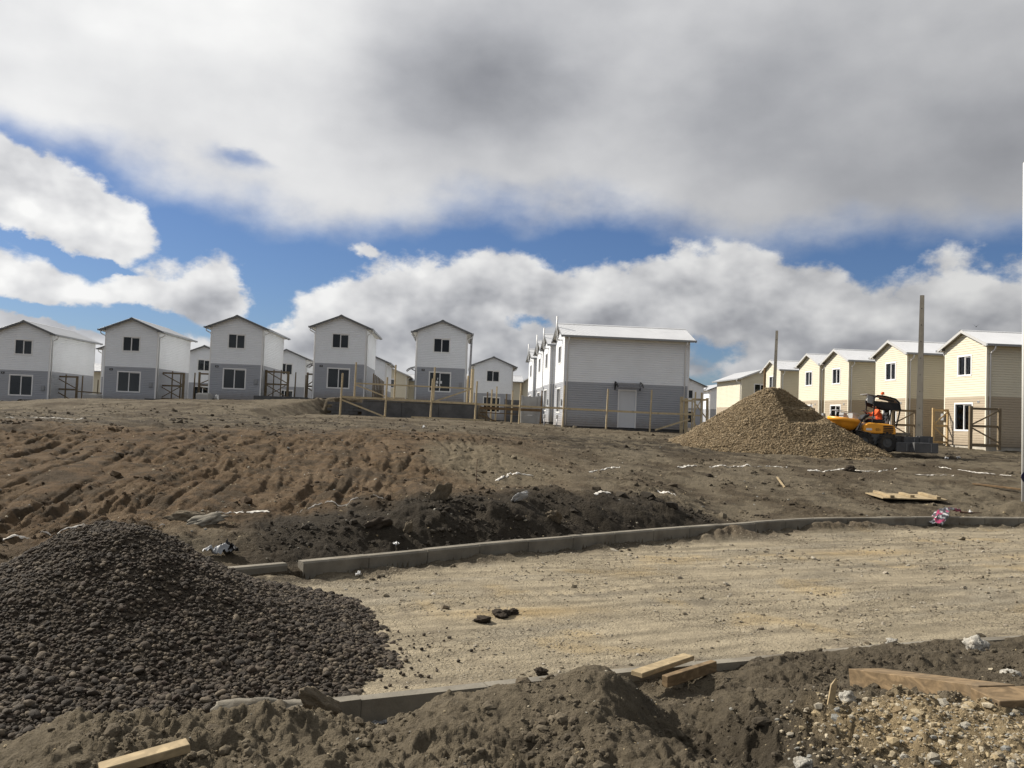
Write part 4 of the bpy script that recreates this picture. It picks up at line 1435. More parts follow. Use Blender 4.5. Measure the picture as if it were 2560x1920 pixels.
def build_house(name, loc, yaw, scheme, label, group, side_door=None, detail=True, flue=False, plate=None, rear_pipe=False, awning_left=False):
    """two-storey gabled house; origin at its front left corner, gable facing local -y"""
    root = empty(name, loc, yaw)
    tag(root, label, 'house', group)
    up, lw, trim, fas = {'white': ('siding_white', 'siding_grey', 'trim_white', 'fascia_grey'), 'cream': ('siding_cream', 'siding_tan', 'trim_white', 'fascia_pale')}[scheme]
    mats = [up, lw, 'room']
    opn = {'front': [UP_WIN, LO_WIN], 'back': [], 'left': [], 'right': []}
    if side_door == 'right':
        opn['right'] = [DOOR]
    for sd in ('front', 'back', 'left', 'right'):
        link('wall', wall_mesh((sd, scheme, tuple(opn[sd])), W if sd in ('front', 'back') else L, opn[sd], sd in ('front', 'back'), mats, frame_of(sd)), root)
    for o in (UP_WIN, LO_WIN):
        add_window(root, o, 'front', trim)
    link('foundation', cached(('found', scheme), lambda: MB().bbox((.03, .03, -.9), (W - .03, L - .03, -.002)).mesh('foundation', ['plinth' if scheme == 'white' else 'plinth_pale'])), root)

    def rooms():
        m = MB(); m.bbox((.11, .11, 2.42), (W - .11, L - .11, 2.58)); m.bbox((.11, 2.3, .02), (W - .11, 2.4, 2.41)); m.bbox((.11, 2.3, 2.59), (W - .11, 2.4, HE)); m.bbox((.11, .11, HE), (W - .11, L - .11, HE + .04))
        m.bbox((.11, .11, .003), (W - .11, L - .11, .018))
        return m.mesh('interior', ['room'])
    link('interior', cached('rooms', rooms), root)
    rf = link('roof', cached('roof', roof_mesh), root)
    link('roof_trim', cached(('trim', scheme), lambda: trim_mesh([fas, 'soffit'])), rf)

    def cap():
        m = MB(); z = roof_z(W / 2)
        for s in (-1, 1):
            m.add([(W / 2, -GOV - .01, z + .025), (W / 2 + s * .16, -GOV - .01, z - .16 * PITCH + .016), (W / 2 + s * .16, L + GOV + .01, z - .16 * PITCH + .016), (W / 2, L + GOV + .01, z + .025)], [(0, 1, 2, 3)])
        return m.mesh('ridge_cap', ['roof_metal'])
    link('ridge_cap', cached('cap', cap), rf)
    for sd in ('left', 'right'):
        link('gutter', cached(('gut', sd), lambda: gutter_mesh(sd)), rf)
        link('downpipe', cached(('pipe', sd, .16), lambda: pipe_mesh(sd, .16)), root)
        if rear_pipe:
            link('downpipe', cached(('pipe', sd, L - .25), lambda: pipe_mesh(sd, L - .25)), root)

    for ci, (x, y) in enumerate(((-.034, -.034), (W + .034, -.034), (-.034, L + .034), (W + .034, L + .034))):
        def corner():
            sx = 1 if x < 1 else -1; sy = 1 if y < 1 else -1
            pl = [(x, y), (x + sx * .085, y), (x + sx * .085, y + sy * .014), (x + sx * .014, y + sy * .014), (x + sx * .014, y + sy * .085), (x, y + sy * .085)]
            m = MB(); n_ = 6
            m.add([(a_, b_, -.005) for a_, b_ in pl] + [(a_, b_, HE + .1) for a_, b_ in pl], [tuple(range(6)), tuple(range(11, 5, -1))] + [((i + 1) % 6, i, 6 + i, 6 + (i + 1) % 6) for i in range(6)])
            return m.mesh('corner_trim', [trim if scheme == 'white' else 'trim_cream'])
        link('corner_trim', cached(('corner', scheme, ci), corner), root)
    if detail:
        if scheme == 'white':
            p = link('number_plate', cached('plate', lambda: MB().bbox((.40, -.058, 2.27), (.62, -.034, 2.40)).mesh('number_plate', ['plate_black'])), root)
            link('digit_mark', cached('digits', lambda: MB().bbox((.47, -.064, 2.30), (.505, -.0585, 2.37)).bbox((.53, -.064, 2.30), (.56, -.0585, 2.37)).mesh('digit_mark', ['plate_digit'])), p)
            link('meter_box', cached('meterw', lambda: MB().bbox((3.22, -.10, 1.16), (3.44, -.034, 1.50)).mesh('meter_box', ['plastic_grey'])), root)
        else:
            p = link('number_plate', cached('platec', lambda: MB().bbox((2.98, -.05, 2.22), (3.17, -.034, 2.33)).mesh('number_plate', ['fascia_pale'])), root)
            link('digit_mark', cached('digitsc', lambda: MB().bbox((3.02, -.058, 2.24), (3.05, -.0505, 2.31)).bbox((3.09, -.058, 2.24), (3.12, -.0505, 2.31)).mesh('digit_mark', ['plate_black'])), p)
            link('meter_box', cached('meterc', lambda: MB().bbox((-.10, -.17, 1.30), (.16, -.036, 1.66)).mesh('meter_box', ['plastic_grey'])), root)
    if side_door:
        a0, a1, b0, b1 = DOOR
        M4 = frame_of(side_door)

        def dfr():
            m = MB(); m.bbox((a0 - .05, -.08, b0), (a0 + .02, .04, b1 + .05)); m.bbox((a1 - .02, -.08, b0), (a1 + .05, .04, b1 + .05)); m.bbox((a0 + .02, -.08, b1 - .02), (a1 - .02, .04, b1 + .05))
            m.v = [tuple(M4 @ Vector(x)) for x in m.v]
            return m.mesh('door_frame', ['trim_white'])
        def dlf():
            m = MB(); m.bbox((a0 + .022, -.05, .01), (a1 - .022, .0, b1 - .022)); m.v = [tuple(M4 @ Vector(x)) for x in m.v]
            return m.mesh('door', ['door_white'])
        def dhd():
            m = MB(); m.tube([(a1 - .1, .001, 1.0), (a1 - .1, .05, 1.0)], .012, 8); m.tube([(a1 - .1, .05, 1.0), (a1 - .22, .05, 1.0)], .012, 8); m.v = [tuple(M4 @ Vector(x)) for x in m.v]
            return m.mesh('handle', ['metal_grey'])
        d = link('door', cached(('door', side_door), dlf), root)
        link('door_frame', cached(('dfr', side_door), dfr), d); link('handle', cached(('dhd', side_door), dhd), d)
        add_awning(root, side_door, (a0 + a1) / 2, 1.42)
    if awning_left:
        add_awning(root, 'left', L - 2.2, 1.3)
    if flue:
        def fl():
            m = MB(); m.tube([(2.6, -.37, HE - .15), (2.6, -.37, HE + 1.30)], .055, 10); m.tube([(2.6, -.04, HE - .10), (2.6, -.37, HE - .10)], .05, 8)
            return m.mesh('flue_pipe', ['trim_white'], True)
        link('flue_pipe', cached('flue', fl), root)
    return root


def add_awning(root, side, a, w):
    M4 = frame_of(side)
    arc = [(.02, 2.62), (.25, 2.60), (.48, 2.54), (.68, 2.43), (.82, 2.30)]

    def sheet():
        m = MB()
        for (p, q), (r_, s_) in zip(arc[:-1], arc[1:]):
            m.add([(a - w / 2, p, q), (a + w / 2, p, q), (a + w / 2, r_, s_), (a - w / 2, r_, s_), (a - w / 2, p, q - .008), (a + w / 2, p, q - .008), (a + w / 2, r_, s_ - .008), (a - w / 2, r_, s_ - .008)],
                  [(0, 1, 2, 3), (7, 6, 5, 4)])
        m.bbox((a - w / 2, .80, 2.275), (a + w / 2, .84, 2.29))
        m.v = [tuple(M4 @ Vector(x)) for x in m.v]
        return m.mesh('awning', ['polycarbonate'])
    s = link('awning', cached(('awn', side, a, w), sheet), root)
    for k in (-1, 1):
        def br():
            m = MB(); x = a + k * (w / 2 + .03)
            m.tube([(x, p, q + .02) for p, q in arc], .03, 6); m.tube([(x, .03, 2.62), (x, .03, 2.18)], .04, 6); m.tube([(x, .03, 2.2), (x, .22, 2.38), (x, .5, 2.5)], .022, 6)
            m.v = [tuple(M4 @ Vector(z)) for z in m.v]
            return m.mesh('bracket', ['bracket_black'])
        link('bracket', cached(('brk', side, a, w, k), br), s)


ROW = 'white and grey houses of the front row'
Y0 = R(3.9)
build_house('house', (-36.70, 59.53, 1.73), Y0, 'white', 'white over grey gabled house cut by the left edge of the picture', ROW)
build_house('house', (-29.34, 60.19, 2.27), Y0, 'white', 'second white over grey gabled house from the left', ROW)
build_house('house', (-21.91, 60.62, 2.78), Y0, 'white', 'third white over grey gabled house from the left', ROW)
build_house('house', (-14.44, 60.92, 3.11), Y0, 'white', 'fourth white over grey gabled house, above the left end of the retaining wall', ROW, awning_left=True)
build_house('house', (-7.17, 62.38, 3.17), Y0, 'white', 'fifth white over grey gabled house, the last of the front row', ROW, awning_left=True)
RB = 'white and grey houses of the rear row'
build_house('house', (-38.50, 78.5, 2.06), Y0, 'white', 'white house showing only an eave left of the second front-row house', RB, detail=False)
build_house('house', (-30.95, 79.0, 1.85), Y0, 'white', 'white house seen in the gap between the second and third front-row houses', RB, detail=False)
build_house('house', (-23.30, 79.3, 1.80), Y0, 'white', 'white house seen in the gap between the third and fourth front-row houses', RB, detail=False)
build_house('house', (-15.80, 79.8, 1.82), Y0, 'white', 'white house half hidden right behind the fourth front-row house', RB, detail=False)
build_house('house', (-3.68, 80.5, 1.90), Y0, 'white', 'lone white gabled house between the front row and the big grey-sided house', RB, detail=False, flue=False)


def side_on(name, near, yaw, scheme, label, group, **kw):
    """same house turned so that its gable faces left; `near` is the gable corner next to the camera"""
    a = yaw - math.pi / 2
    fl = Vector((near[0], near[1], near[2])) - Vector((W * math.cos(a), W * math.sin(a), 0))
    return build_house(name, fl, a, scheme, label, group, **kw)


RC = 'white and grey houses with sunlit gables facing left'
YB = R(4.66)
side_on('house', (2.99, 48.29, 1.85), YB, 'white', 'big white over grey house seen from its long side, with a white side door', RC, side_door='right', flue=True, rear_pipe=True)
side_on('house', (2.53, 56.3, 2.00), YB, 'white', 'white house directly behind the big grey-sided house', RC, flue=True)
side_on('house', (2.19, 60.6, 1.94), YB, 'white', 'third white gable receding behind the big grey-sided house', RC, flue=True)
side_on('house', (1.73, 68.3, 1.92), YB, 'white', 'farthest white gable of the row behind the big grey-sided house', RC, flue=True)
RD = 'cream houses of the right-hand row'
YC = R(3.1)
side_on('house', (24.16, 42.64, 1.63), YC, 'cream', 'cream gabled house nearest the right edge of the picture', RD, rear_pipe=True)
side_on('house', (23.07, 48.93, 1.63), YC, 'cream', 'cream gabled house right behind the yellow loader', RD, rear_pipe=True)
side_on('house', (22.54, 56.07, 1.67), YC, 'cream', 'third cream gabled house counted from the right edge', RD)
side_on('house', (22.45, 61.17, 1.74), YC, 'cream', 'fourth cream house from the right, almost touching its neighbour', RD)
side_on('house', (21.80, 68.0, 1.70), YC, 'cream', 'cream gabled house behind the thinner concrete pole', RD)
build_house('house', (21.66, 79.0, 1.47), Y0, 'cream', 'long low-looking cream house at the left end of the cream row behind the tan gravel', RD, flue=True, detail=False)
RE = 'distant houses'
build_house('house', (19.25, 100.0, 1.58), Y0, 'white', 'distant white house just right of the big grey-sided house', RE, detail=False)
build_house('house', (27.5, 116.0, 1.85), Y0, 'white', 'distant white house peeping out left of the long cream house', RE, detail=False)
build_house('house', (38.0, 168.0, 1.0), Y0, 'white', 'tiny far white house low between the big house and the cream row', RE, detail=False)
build_house('house', (-16.35, 100.0, 1.55), Y0, 'cream', 'distant cream house between the fourth and fifth front-row houses', RE, detail=False)
side_on('house', (-14.0, 106.0, 1.2), YB, 'cream', 'distant cream house with a bright roof left of the fifth front-row house', RE, detail=False)
side_on('house', (-6.1, 110.0, 1.75), YB, 'cream', 'distant cream house with a bright roof right of the lone white house', RE, detail=False)
side_on('house', (-52.3, 92.0, .45), YB, 'cream', 'distant cream house between the first and second front-row houses', RE, detail=False)
build_house('house', (1.3, 111.0, 1.6), R(-42), 'cream', 'distant cream house beside the farthest white gable', RE, detail=False)

for hz in [o for o in COL.objects if o.get('label', '').startswith('fifth white over grey')]:
    wnd = [c for c in hz.children if c.name.startswith('window')][1]
    for k, (a, z, sx, sz_) in enumerate(((1.58, 1.46, .16, .20), (1.86, 1.46, .16, .20), (1.56, 1.16, .14, .26), (1.84, 1.10, .10, .16), (1.62, 1.72, .05, .14))):
        m = MB(); m.bbox((a - sx / 2, .012, z - sz_ / 2), (a + sx / 2, .015, z + sz_ / 2)); m.build('sticker', 'trim_white', wnd)

# ------------------------------------------------------------------ timber fences and gates
_jit = random.Random(3)


def bars(root, items, mat):
    """each bar its own part; coordinates are world, the root sits at its own base"""
    o = root.location.copy()
    for nm, p, q, w, h in items:
        m = MB()
        jp = Vector(p) - o; jq = Vector(q) - o
        if nm == 'post':
            m.tube([jp, jq], [w / 2 * 1.05, w / 2 * .95], 8)
        else:
            m.beam(jp, jq, w, h)
        m.build(nm, mat, root, False)


def low_fence():
    root = empty('timber_fence', (-9.3, 45.84, 1.9))
    tag(root, 'pale timber post and rail fence in front of the retaining wall and the big house', 'fence')
    P = [(-9.33, 45.84, 1.98, 4.29), (-6.9, 46.01, 1.94, 4.16), (-4.42, 46.19, 1.98, 4.18), (-1.98, 46.36, 1.94, 4.14), (.47, 46.53, 1.9, 4.11), (2.90, 46.70, 1.83, 4.10), (5.34, 46.87, 1.74, 4.0),
         (7.81, 47.04, 1.69, 4.04), (10.31, 47.21, 1.6, 4.02)]
    RAILZ = [3.0, 2.96, 2.92, 2.88, 2.84, 2.81, 2.78, 2.74, 2.75]
    it = []
    for i, (x, y, z0, z1) in enumerate(P):
        it.append(('post', (x - .01, y, z0 - .35), (x + .05, y, z1), .10, .10))
    for i in range(8):
        a, b = P[i], P[i + 1]
        it.append(('rail', (a[0] + .03, a[1] + .075, RAILZ[i]), (b[0] + .03, b[1] + .075, RAILZ[i + 1] + .01), .05, .11))
    it.append(('brace', (P[0][0] + .05, P[0][1] - .075, 2.84), (P[1][0] - .02, P[1][1] - .075, 1.99), .04, .08))
    it.append(('rail', (-5.45, 46.05, 2.03), (-1.45, 46.32, 2.0), .05, .08))
    it.append(('brace', (8.1, 47.0, 1.80), (10.05, 47.15, 2.47), .05, .09))
    bars(root, it, 'timber')


def upper_fence():
    root = empty('timber_fence', (-9.7, 52.0, 3.0))
    tag(root, 'pale timber fence with diagonal braces on top of the grey retaining wall', 'fence')
    P = [(-9.73, 51.9), (-7.29, 52.07), (-4.87, 52.24), (-2.52, 52.4)]
    zz = [(3.0, 5.27), (3.0, 5.21), (3.0, 5.17), (2.9, 5.1)]
    it = []
    for (x, y), (a, b) in zip(P, zz):
        it.append(('post', (x, y, a - .3), (x + .03, y, b), .11, .1))
    for i in range(3):
        it.append(('rail', (P[i][0], P[i][1] - .08, 3.97 - .02 * i), (P[i + 1][0], P[i + 1][1] - .08, 3.95 - .02 * i), .05, .09))
    it.append(('brace', (P[0][0] + .05, P[0][1] - .13, 3.88), (P[1][0] - .05, P[1][1] - .13, 3.05), .04, .08))
    it.append(('brace', (P[2][0] + .15, P[2][1] - .13, 3.05), (P[3][0] - .05, P[3][1] - .13, 3.86), .04, .09))
    bars(root, it, 'timber')


low_fence(); upper_fence()


def gate(x0, y0, x1, y1, z0, h, mat, label, group, diag=1, mids=0, post=.12, extra=None):
    root = empty('timber_gate', (x0, y0, z0)); tag(root, label, 'gate', group)
    a = Vector((x0, y0, z0)); b = Vector((x1, y1, z0)); d = (b - a).normalized(); u = Vector((0, 0, 1)); f = Vector((d.y, -d.x, 0)) * .07
    it = [('stile', a - u * .15, a + u * (h + .06), post, post), ('stile', b - u * .15, b + u * h, post, post)]
    for k in (.04, .52, .97):
        it.append(('rail', a + u * h * k + d * .06, b + u * h * k - d * .06, .05, .12))
    if diag == 1:
        it += [('brace', a + u * h * .96 + f + d * .08, b + u * h * .56 + f, .03, .07), ('brace', a + u * h * .48 + f + d * .08, b + u * h * .06 + f, .03, .07)]
    elif diag == 2:
        it += [('brace', a + u * h * .55 + f, b + u * h * .95 + f, .03, .07), ('brace', a + u * h * .48 + f, b + u * h * .1 + f, .03, .07)]
    for k in range(mids):
        t = (k + 1) / (mids + 1)
        it.append(('upright', a.lerp(b, t) - f, a.lerp(b, t) + u * (h + .1) - f, .07, .07))
    for e in (extra or []):
        it.append(e)
    bars(root, it, mat)


GG = 'timber gate frames between the houses'
gate(-33.5, 61.3, -31.85, 61.4, 2.0, 2.05, 'timber_old', 'weathered timber gate frame right of the house at the left edge', GG, 1, 1, .13, [('post', (-31.52, 61.5, 1.9), (-31.5, 61.5, 4.1), .1, .1), ('post', (-31.1, 63, 1.9), (-31.1, 63, 3.9), .09, .1), ('rail', (-31.85, 61.42, 2.95), (-29.6, 62.0, 2.85), .05, .09)])
gate(-25.9, 61.7, -24.22, 61.8, 2.55, 2.05, 'timber_old', 'weathered timber gate frame right of the second house from the left', GG, 1, 1, .15, [('upright', (-24.6, 62.2, 2.5), (-24.58, 62.2, 4.55), .08, .08), ('brace', (-25.7, 61.65, 2.75), (-24.35, 61.72, 3.6), .03, .06)])
gate(-18.2, 62.0, -16.6, 62.1, 2.95, 2.05, 'timber_old', 'weathered timber gate frame right of the third house from the left', GG, 1, 2, .15, [('brace', (-18.0, 61.95, 3.15), (-16.75, 62.02, 3.95), .03, .06), ('post', (-16.3, 63, 2.9), (-16.28, 63, 5.0), .1, .1), ('post', (-16.0, 65, 2.9), (-16.0, 65, 4.9), .09, .1)])
gate(-23.58, 63.2, -22.0, 63.3, 2.8, 1.9, 'timber_old', 'timber gate frame half hidden left of the third house from the left', GG, 2, 0, .13, [('post', (-23.95, 63.2, 2.7), (-23.93, 63.2, 4.7), .11, .1)])
gate(-15.58, 63.8, -14.5, 63.9, 2.95, 2.05, 'timber_old', 'timber gate frame half hidden left of the fourth house from the left', GG, 2, 0, .12)
gate(22.78, 41.55, 24.25, 41.63, 1.62, 1.93, 'timber_old', 'dark timber gate frame before the cream house at the right edge', GG, 2, 0, .14)
gate(23.12, 45.9, 23.95, 45.95, 1.64, 1.88, 'timber_new', 'fresh yellow timber gate frame between the two nearest cream houses', GG, 2, 0, .11)
gate(21.62, 47.5, 22.95, 47.57, 1.66, 1.80, 'timber_old', 'dark timber gate frame behind the yellow loader', GG, 2, 0, .13)
gate(19.6, 57.0, 20.6, 57.05, 1.6, 2.0, 'timber_old', 'timber gate frame behind the yellow skip of the loader', GG, 0, 0, .12)
root = empty('timber_enclosure', (9.66, 48.3, 1.6)); tag(root, 'small timber enclosure of posts and cross braces at the right end of the big house', 'fence')
bars(root, [('stile', (9.68, 47.55, 1.5), (9.66, 47.55, 3.74), .18, .06), ('stile', (9.95, 47.6, 1.5), (9.93, 47.6, 3.66), .2, .05), ('stile', (10.22, 47.3, 1.7), (10.2, 47.3, 3.66), .07, .06),
            ('rail', (10.2, 47.28, 3.6), (10.75, 47.28, 3.6), .05, .12), ('rail', (10.2, 47.28, 2.7), (10.75, 47.28, 2.7), .05, .08), ('stile', (10.72, 47.25, 1.6), (10.72, 47.25, 4.0), .09, .09),
            ('brace', (10.24, 47.22, 2.75), (10.66, 47.22, 3.52), .03, .05), ('rail', (10.75, 47.4, 3.58), (11.35, 48.6, 3.66), .05, .12), ('stile', (11.38, 48.6, 1.6), (11.36, 48.6, 3.75), .14, .1),
            ('brace', (10.3, 47.4, 3.5), (11.3, 48.55, 2.6), .03, .07), ('brace', (10.25, 47.26, 2.55), (10.5, 47.26, 1.95), .04, .06), ('rail', (9.66, 47.5, 3.52), (10.2, 47.42, 3.52), .05, .1)], 'timber')

# posts standing in the yard beyond the fence
YP = 'fence posts in the yard left of the big house'
for (x, y, z0, z1, mt, lb) in ((-1.52, 52, 1.85, 3.70, 'timber_old', 'dark post next to the right end of the retaining wall'), (-1.26, 52.2, 1.85, 3.87, 'timber', 'pale post just left of the tallest yard post'),
                               (-.95, 51.8, 1.85, 4.05, 'timber', 'tallest pale post in the yard before the lone white house'), (-.35, 54, 1.8, 3.68, 'timber_old', 'short dark post before the right side of the lone white house'),
                               (.04, 52.5, 1.8, 3.87, 'timber', 'pale post left of the grey concrete panel wall'), (1.9, 53.2, 1.8, 3.95, 'timber_brown', 'brown post at the right end of the concrete panel wall')):
    root = empty('fence_post', (x, y, z0)); tag(root, lb, 'post', YP)
    bars(root, [('post', (x, y, z0 - .2), (x + .03, y, z1), .095, .1), ('cap', (x + .03, y, z1 + .001), (x + .03, y, z1 + .03), .11, .11)], mt)
root = empty('timber_fence', (-10.9, 61.0, 3.0)); tag(root, 'row of bare fence posts receding beside the fourth house of the front row', 'fence')
bars(root, [('post', (-9.98 - .07 * (i * 1.25), 60.2 + i * 1.25, 2.75), (-9.96 - .07 * (i * 1.25), 60.2 + i * 1.25, 5.0 - .03 * i), .1, .1) for i in range(8)] +
     [('rail', (-9.98, 60.28, 3.7), (-10.6, 69, 3.6), .05, .09)], 'timber_old')
root = empty('rail_fence', (-1.9, 51.2, 1.9)); tag(root, 'low timber rails crossing the yard behind the front fence', 'fence')
bars(root, [('rail', (-1.9, 51.0, 2.72), (1.9, 51.3, 2.70), .05, .16), ('rail', (-1.9, 51.4, 2.45), (.3, 51.5, 2.42), .05, .06), ('brace', (-1.95, 50.8, 2.3), (-.9, 50.9, 1.95), .04, .07)], 'timber_brown')

# ------------------------------------------------------------------ walls, slabs and chambers of concrete
def retaining_wall():
    root = empty('retaining_wall', (-10.95, 50.0, 1.8)); tag(root, 'dark grey concrete retaining wall under the fourth and fifth houses', 'wall')
    o = root.location
    d = Vector((1, .07, 0)).normalized(); n = Vector((d.y, -d.x, 0))
    rs = random.Random(5)
    x = 0.0; i = 0
    # left stretch of hollow blocks, each laid on its own
    for row in range(5):
        for k in range(4):
            a = k * .52 + (.26 if row % 2 else 0)
            if a > 1.7: continue
            m = MB(); m.box(d * (a + .255) + n * rs.uniform(-.008, .012) + Vector((0, 0, .18 * row + .15)), (.505, .19, .168), 0, Matrix.Rotation(math.atan2(d.y, d.x), 3, 'Z'))
            m.build('block', 'concrete_dark', root, False, .006)
    for a, b, t in ((2.05, 4.4, 1.06), (4.412, 6.6, 1.05), (6.612, 8.75, 1.07)):
        m = MB(); m.box(d * (a + b) / 2 + Vector((0, 0, t / 2 - .1)), (b - a, .2, t + .2), 0, Matrix.Rotation(math.atan2(d.y, d.x), 3, 'Z'))
        m.build('panel', 'concrete_dark', root, False, .012)
    m = MB(); m.box(d * 5.4 + Vector((0, 0, 1.105)), (6.7, .26, .05), 0, Matrix.Rotation(math.atan2(d.y, d.x), 3, 'Z'))
    m.build('coping', 'concrete_dark', root, False, .008)
    m = MB(); m.box(d * 8.86 + Vector((-d.y, d.x, 0)) * 2.2 + Vector((0, 0, .43)), (.2, 4.3, 1.26), 0, Matrix.Rotation(math.atan2(d.y, d.x), 3, 'Z'))
    m.build('return_panel', 'concrete_dark', root, False, .012)


retaining_wall()


def panel_wall(p, q, z0, h, rows, label, mat='concrete_pale'):
    root = empty('panel_wall', (p[0], p[1], z0)); tag(root, label, 'wall')
    a = Vector((0, 0, 0)); b = Vector((q[0] - p[0], q[1] - p[1], 0)); d = b.normalized(); rot = Matrix.Rotation(math.atan2(d.y, d.x), 3, 'Z')
    for e in (a, b):
        m = MB(); m.box(e + Vector((0, 0, h / 2 - .1)), (.14, .14, h + .3), 0, rot); m.build('post', mat, root, False, .01)
    for r_ in range(rows):
        hh = h / rows
        m = MB(); m.box((a + b) / 2 + Vector((0, 0, hh * (r_ + .5))), (b.length - .15, .06, hh - .012), 0, rot); m.build('panel', mat, root, False, .008)


panel_wall((.70, 54.0), (1.76, 54.1), 1.8, 1.8, 3, 'grey concrete panel wall between posts just left of the big house')
panel_wall((-.42, 60.0), (.75, 60.1), 1.82, 1.65, 3, 'darker concrete panel wall farther back in the yard', 'concrete_dark')


def low_wall(x0, y0, x1, y1, z, h, label):
    root = empty('low_wall', (x0, y0, z)); tag(root, label, 'wall', 'low footings between the front-row houses')
    b = Vector((x1 - x0, y1 - y0, 0)); rot = Matrix.Rotation(math.atan2(b.y, b.x), 3, 'Z')
    n = max(2, int(b.length / .6))
    for k in range(n):
        m = MB(); m.box(b * ((k + .5) / n) + Vector((0, 0, h / 2 - .2 + _jit.uniform(-.01, .01))), (b.length / n - .01, .18, h + .4), 0, rot); m.build('block', 'concrete_dark', root, False, .01)


low_wall(-33.9, 58.8, -29.6, 59.3, 1.75, .26, 'low dark footing between the first and second houses')
low_wall(-26.0, 59.5, -22.2, 59.9, 2.32, .28, 'low dark footing between the second and third houses')
low_wall(-18.4, 59.9, -14.6, 60.2, 2.80, .30, 'low dark footing between the third and fourth houses')


def chamber(x, y, z, s, label):
    root = empty('concrete_chamber', (x, y, z)); tag(root, label, 'concrete box', 'concrete chambers beside the front-row houses')
    m = MB(); m.box((0, 0, s[2] / 2 - .2), (s[0], s[1], s[2] + .4)); m.build('body', 'concrete_pale', root, False, .02)
    m = MB(); m.box((0, 0, s[2] + .033), (s[0] * .8, s[1] * .8, .06)); m.build('lid', 'concrete_pale', root, False, .012)


chamber(-28.45, 57.0, 2.25, (.98, .8, .46), 'grey concrete chamber at the left foot of the second house')
chamber(-20.96, 57.2, 2.62, (.84, .8, .42), 'grey concrete chamber at the left foot of the third house')


def big_pipe(x, y, z, r_, label):
    root = empty('plastic_pipe', (x, y, z)); tag(root, label, 'pipe', 'black pipes by the house at the left edge')
    n = 22
    for nm, r0, r1, y0, y1 in (('barrel', r_, r_ * .9, 0, 1.6), ('collar', r_ * 1.1, r_ * .9, -.12, -.001)):
        m = MB(); vs = []
        for yy in (y0, y1):
            for rr in (r0, r1):
                for k in range(n):
                    t = 2 * math.pi * k / n
                    vs.append((rr * math.cos(t), yy, r_ + rr * math.sin(t)))
        f = []
        for k in range(n):
            j = (k + 1) % n
            f += [(k, j, 2 * n + j, 2 * n + k), (n + j, n + k, 3 * n + k, 3 * n + j), (j, k, n + k, n + j), (2 * n + k, 2 * n + j, 3 * n + j, 3 * n + k)]
        m.add(vs, f)
        m.build(nm, 'plastic_black', root, True)


for k, (x, lb) in enumerate(((-34.55, 'open black pipe lying end-on at the very left edge'), (-33.3, 'open black pipe lying end-on right of its twin at the left edge'))):
    big_pipe(x, 57.0, sc_terrain(x, 57.0) - .02, .22, lb)

# ------------------------------------------------------------------ poles
def pole(x, y, z0, h, w0, w1, mat, label, yaw=.1, lean=(0, 0)):
    root = empty('utility_pole', (x, y, z0), yaw); tag(root, label, 'pole', 'bare poles without wires')
    m = MB()
    n = 9
    vs = []; fs = []
    for i in range(n):
        t = i / (n - 1); w = (w0 * (1 - t) + w1 * t) / 2; d = w * .8
        for sx, sy in ((-1, -1), (1, -1), (1, 1), (-1, 1)):
            vs.append((sx * w + lean[0] * t, sy * d + lean[1] * t, -.6 + (h + .6) * t))
    for i in range(n - 1):
        for k in range(4):
            fs.append((i * 4 + k, i * 4 + (k + 1) % 4, i * 4 + 4 + (k + 1) % 4, i * 4 + 4 + k))
    fs += [(3, 2, 1, 0), tuple(range(n * 4 - 4, n * 4))]
    m.add(vs, fs); m.build('shaft', mat, root, False)
    for i in range(9):
        t = .12 + i * .1; w = (w0 * (1 - t) + w1 * t) / 2
        q = MB(); q.tube([(lean[0] * t, lean[1] * t - w * .8 - .003, -.6 + (h + .6) * t), (lean[0] * t, lean[1] * t - w * .8 + .02, -.6 + (h + .6) * t)], .022, 8); q.build('bolt_hole', 'bracket_black', root)


pole(18.50, 38.0, 1.48, 6.97, .30, .17, 'pole_concrete', 'thick square concrete pole standing behind the stacked kerb blocks', -.55, (.04, 0))
pole(18.1, 58.0, 1.6, 7.3, .26, .15, 'pole_concrete', 'thin concrete pole rising behind the tan gravel pile', -.55, (.15, 0))
pole(19.3, 64.0, 1.6, 5.1, .17, .15, 'timber_brown', 'short brown post before the fifth cream gable', .2)
pole(-3.65, 70.0, 1.8, 6.8, .24, .16, 'metal_grey', 'dark slender pole behind the right edge of the fifth front-row house', .2, (.14, 0))
pole(-30.5, 86.0, 1.8, 4.6, .18, .14, 'timber_old', 'far thin pole in the gap right of the house at the left edge', .2)
root = empty('timber_pole', (-2.75, 56.0, 2.7)); tag(root, 'stout pale log post at the right end of the upper timber fence', 'pole')
bars(root, [('post', (-2.70, 56.0, 2.5), (-2.66, 56.0, 5.35), .22, .2), ('post', (-2.98, 56.2, 2.5), (-2.96, 56.2, 4.9), .13, .1)], 'timber')
root = empty('white_post', (14.33, 23.35, .3), 0); tag(root, 'tall white steel post cut by the right edge of the picture', 'post')
m = MB(); m.tube([(0, 0, -.4), (-.07, 0, 9.6)], .075, 16); m.build('shaft', 'post_white', root, True)
m = MB(); m.tube([(.02, -.095, .78), (.02, -.08, .78)], .17, 24); m.build('round_sign', 'sign_navy', root)
m = MB(); m.tube([(-.07, 0, 9.601), (-.07, 0, 9.65)], [.075, .04], 16); m.build('cap', 'post_white', root, True)
for i, (x, lb) in enumerate(((1.9, 'left of two standpipes with a white tap box by the big house gable'), (2.62, 'right of two standpipes with a white tap box by the big house gable'))):
    root = empty('standpipe', (x, 47.6, 1.7)); tag(root, lb, 'standpipe', 'standpipes by the big house')
    m = MB(); m.tube([(0, 0, -.2), (0, 0, .55)], .03, 8); m.build('pipe', 'metal_grey', root, True)
    m = MB(); m.box((0, 0, .66), (.14, .1, .22)); m.build('tap_box', 'trim_white', root, False, .02)
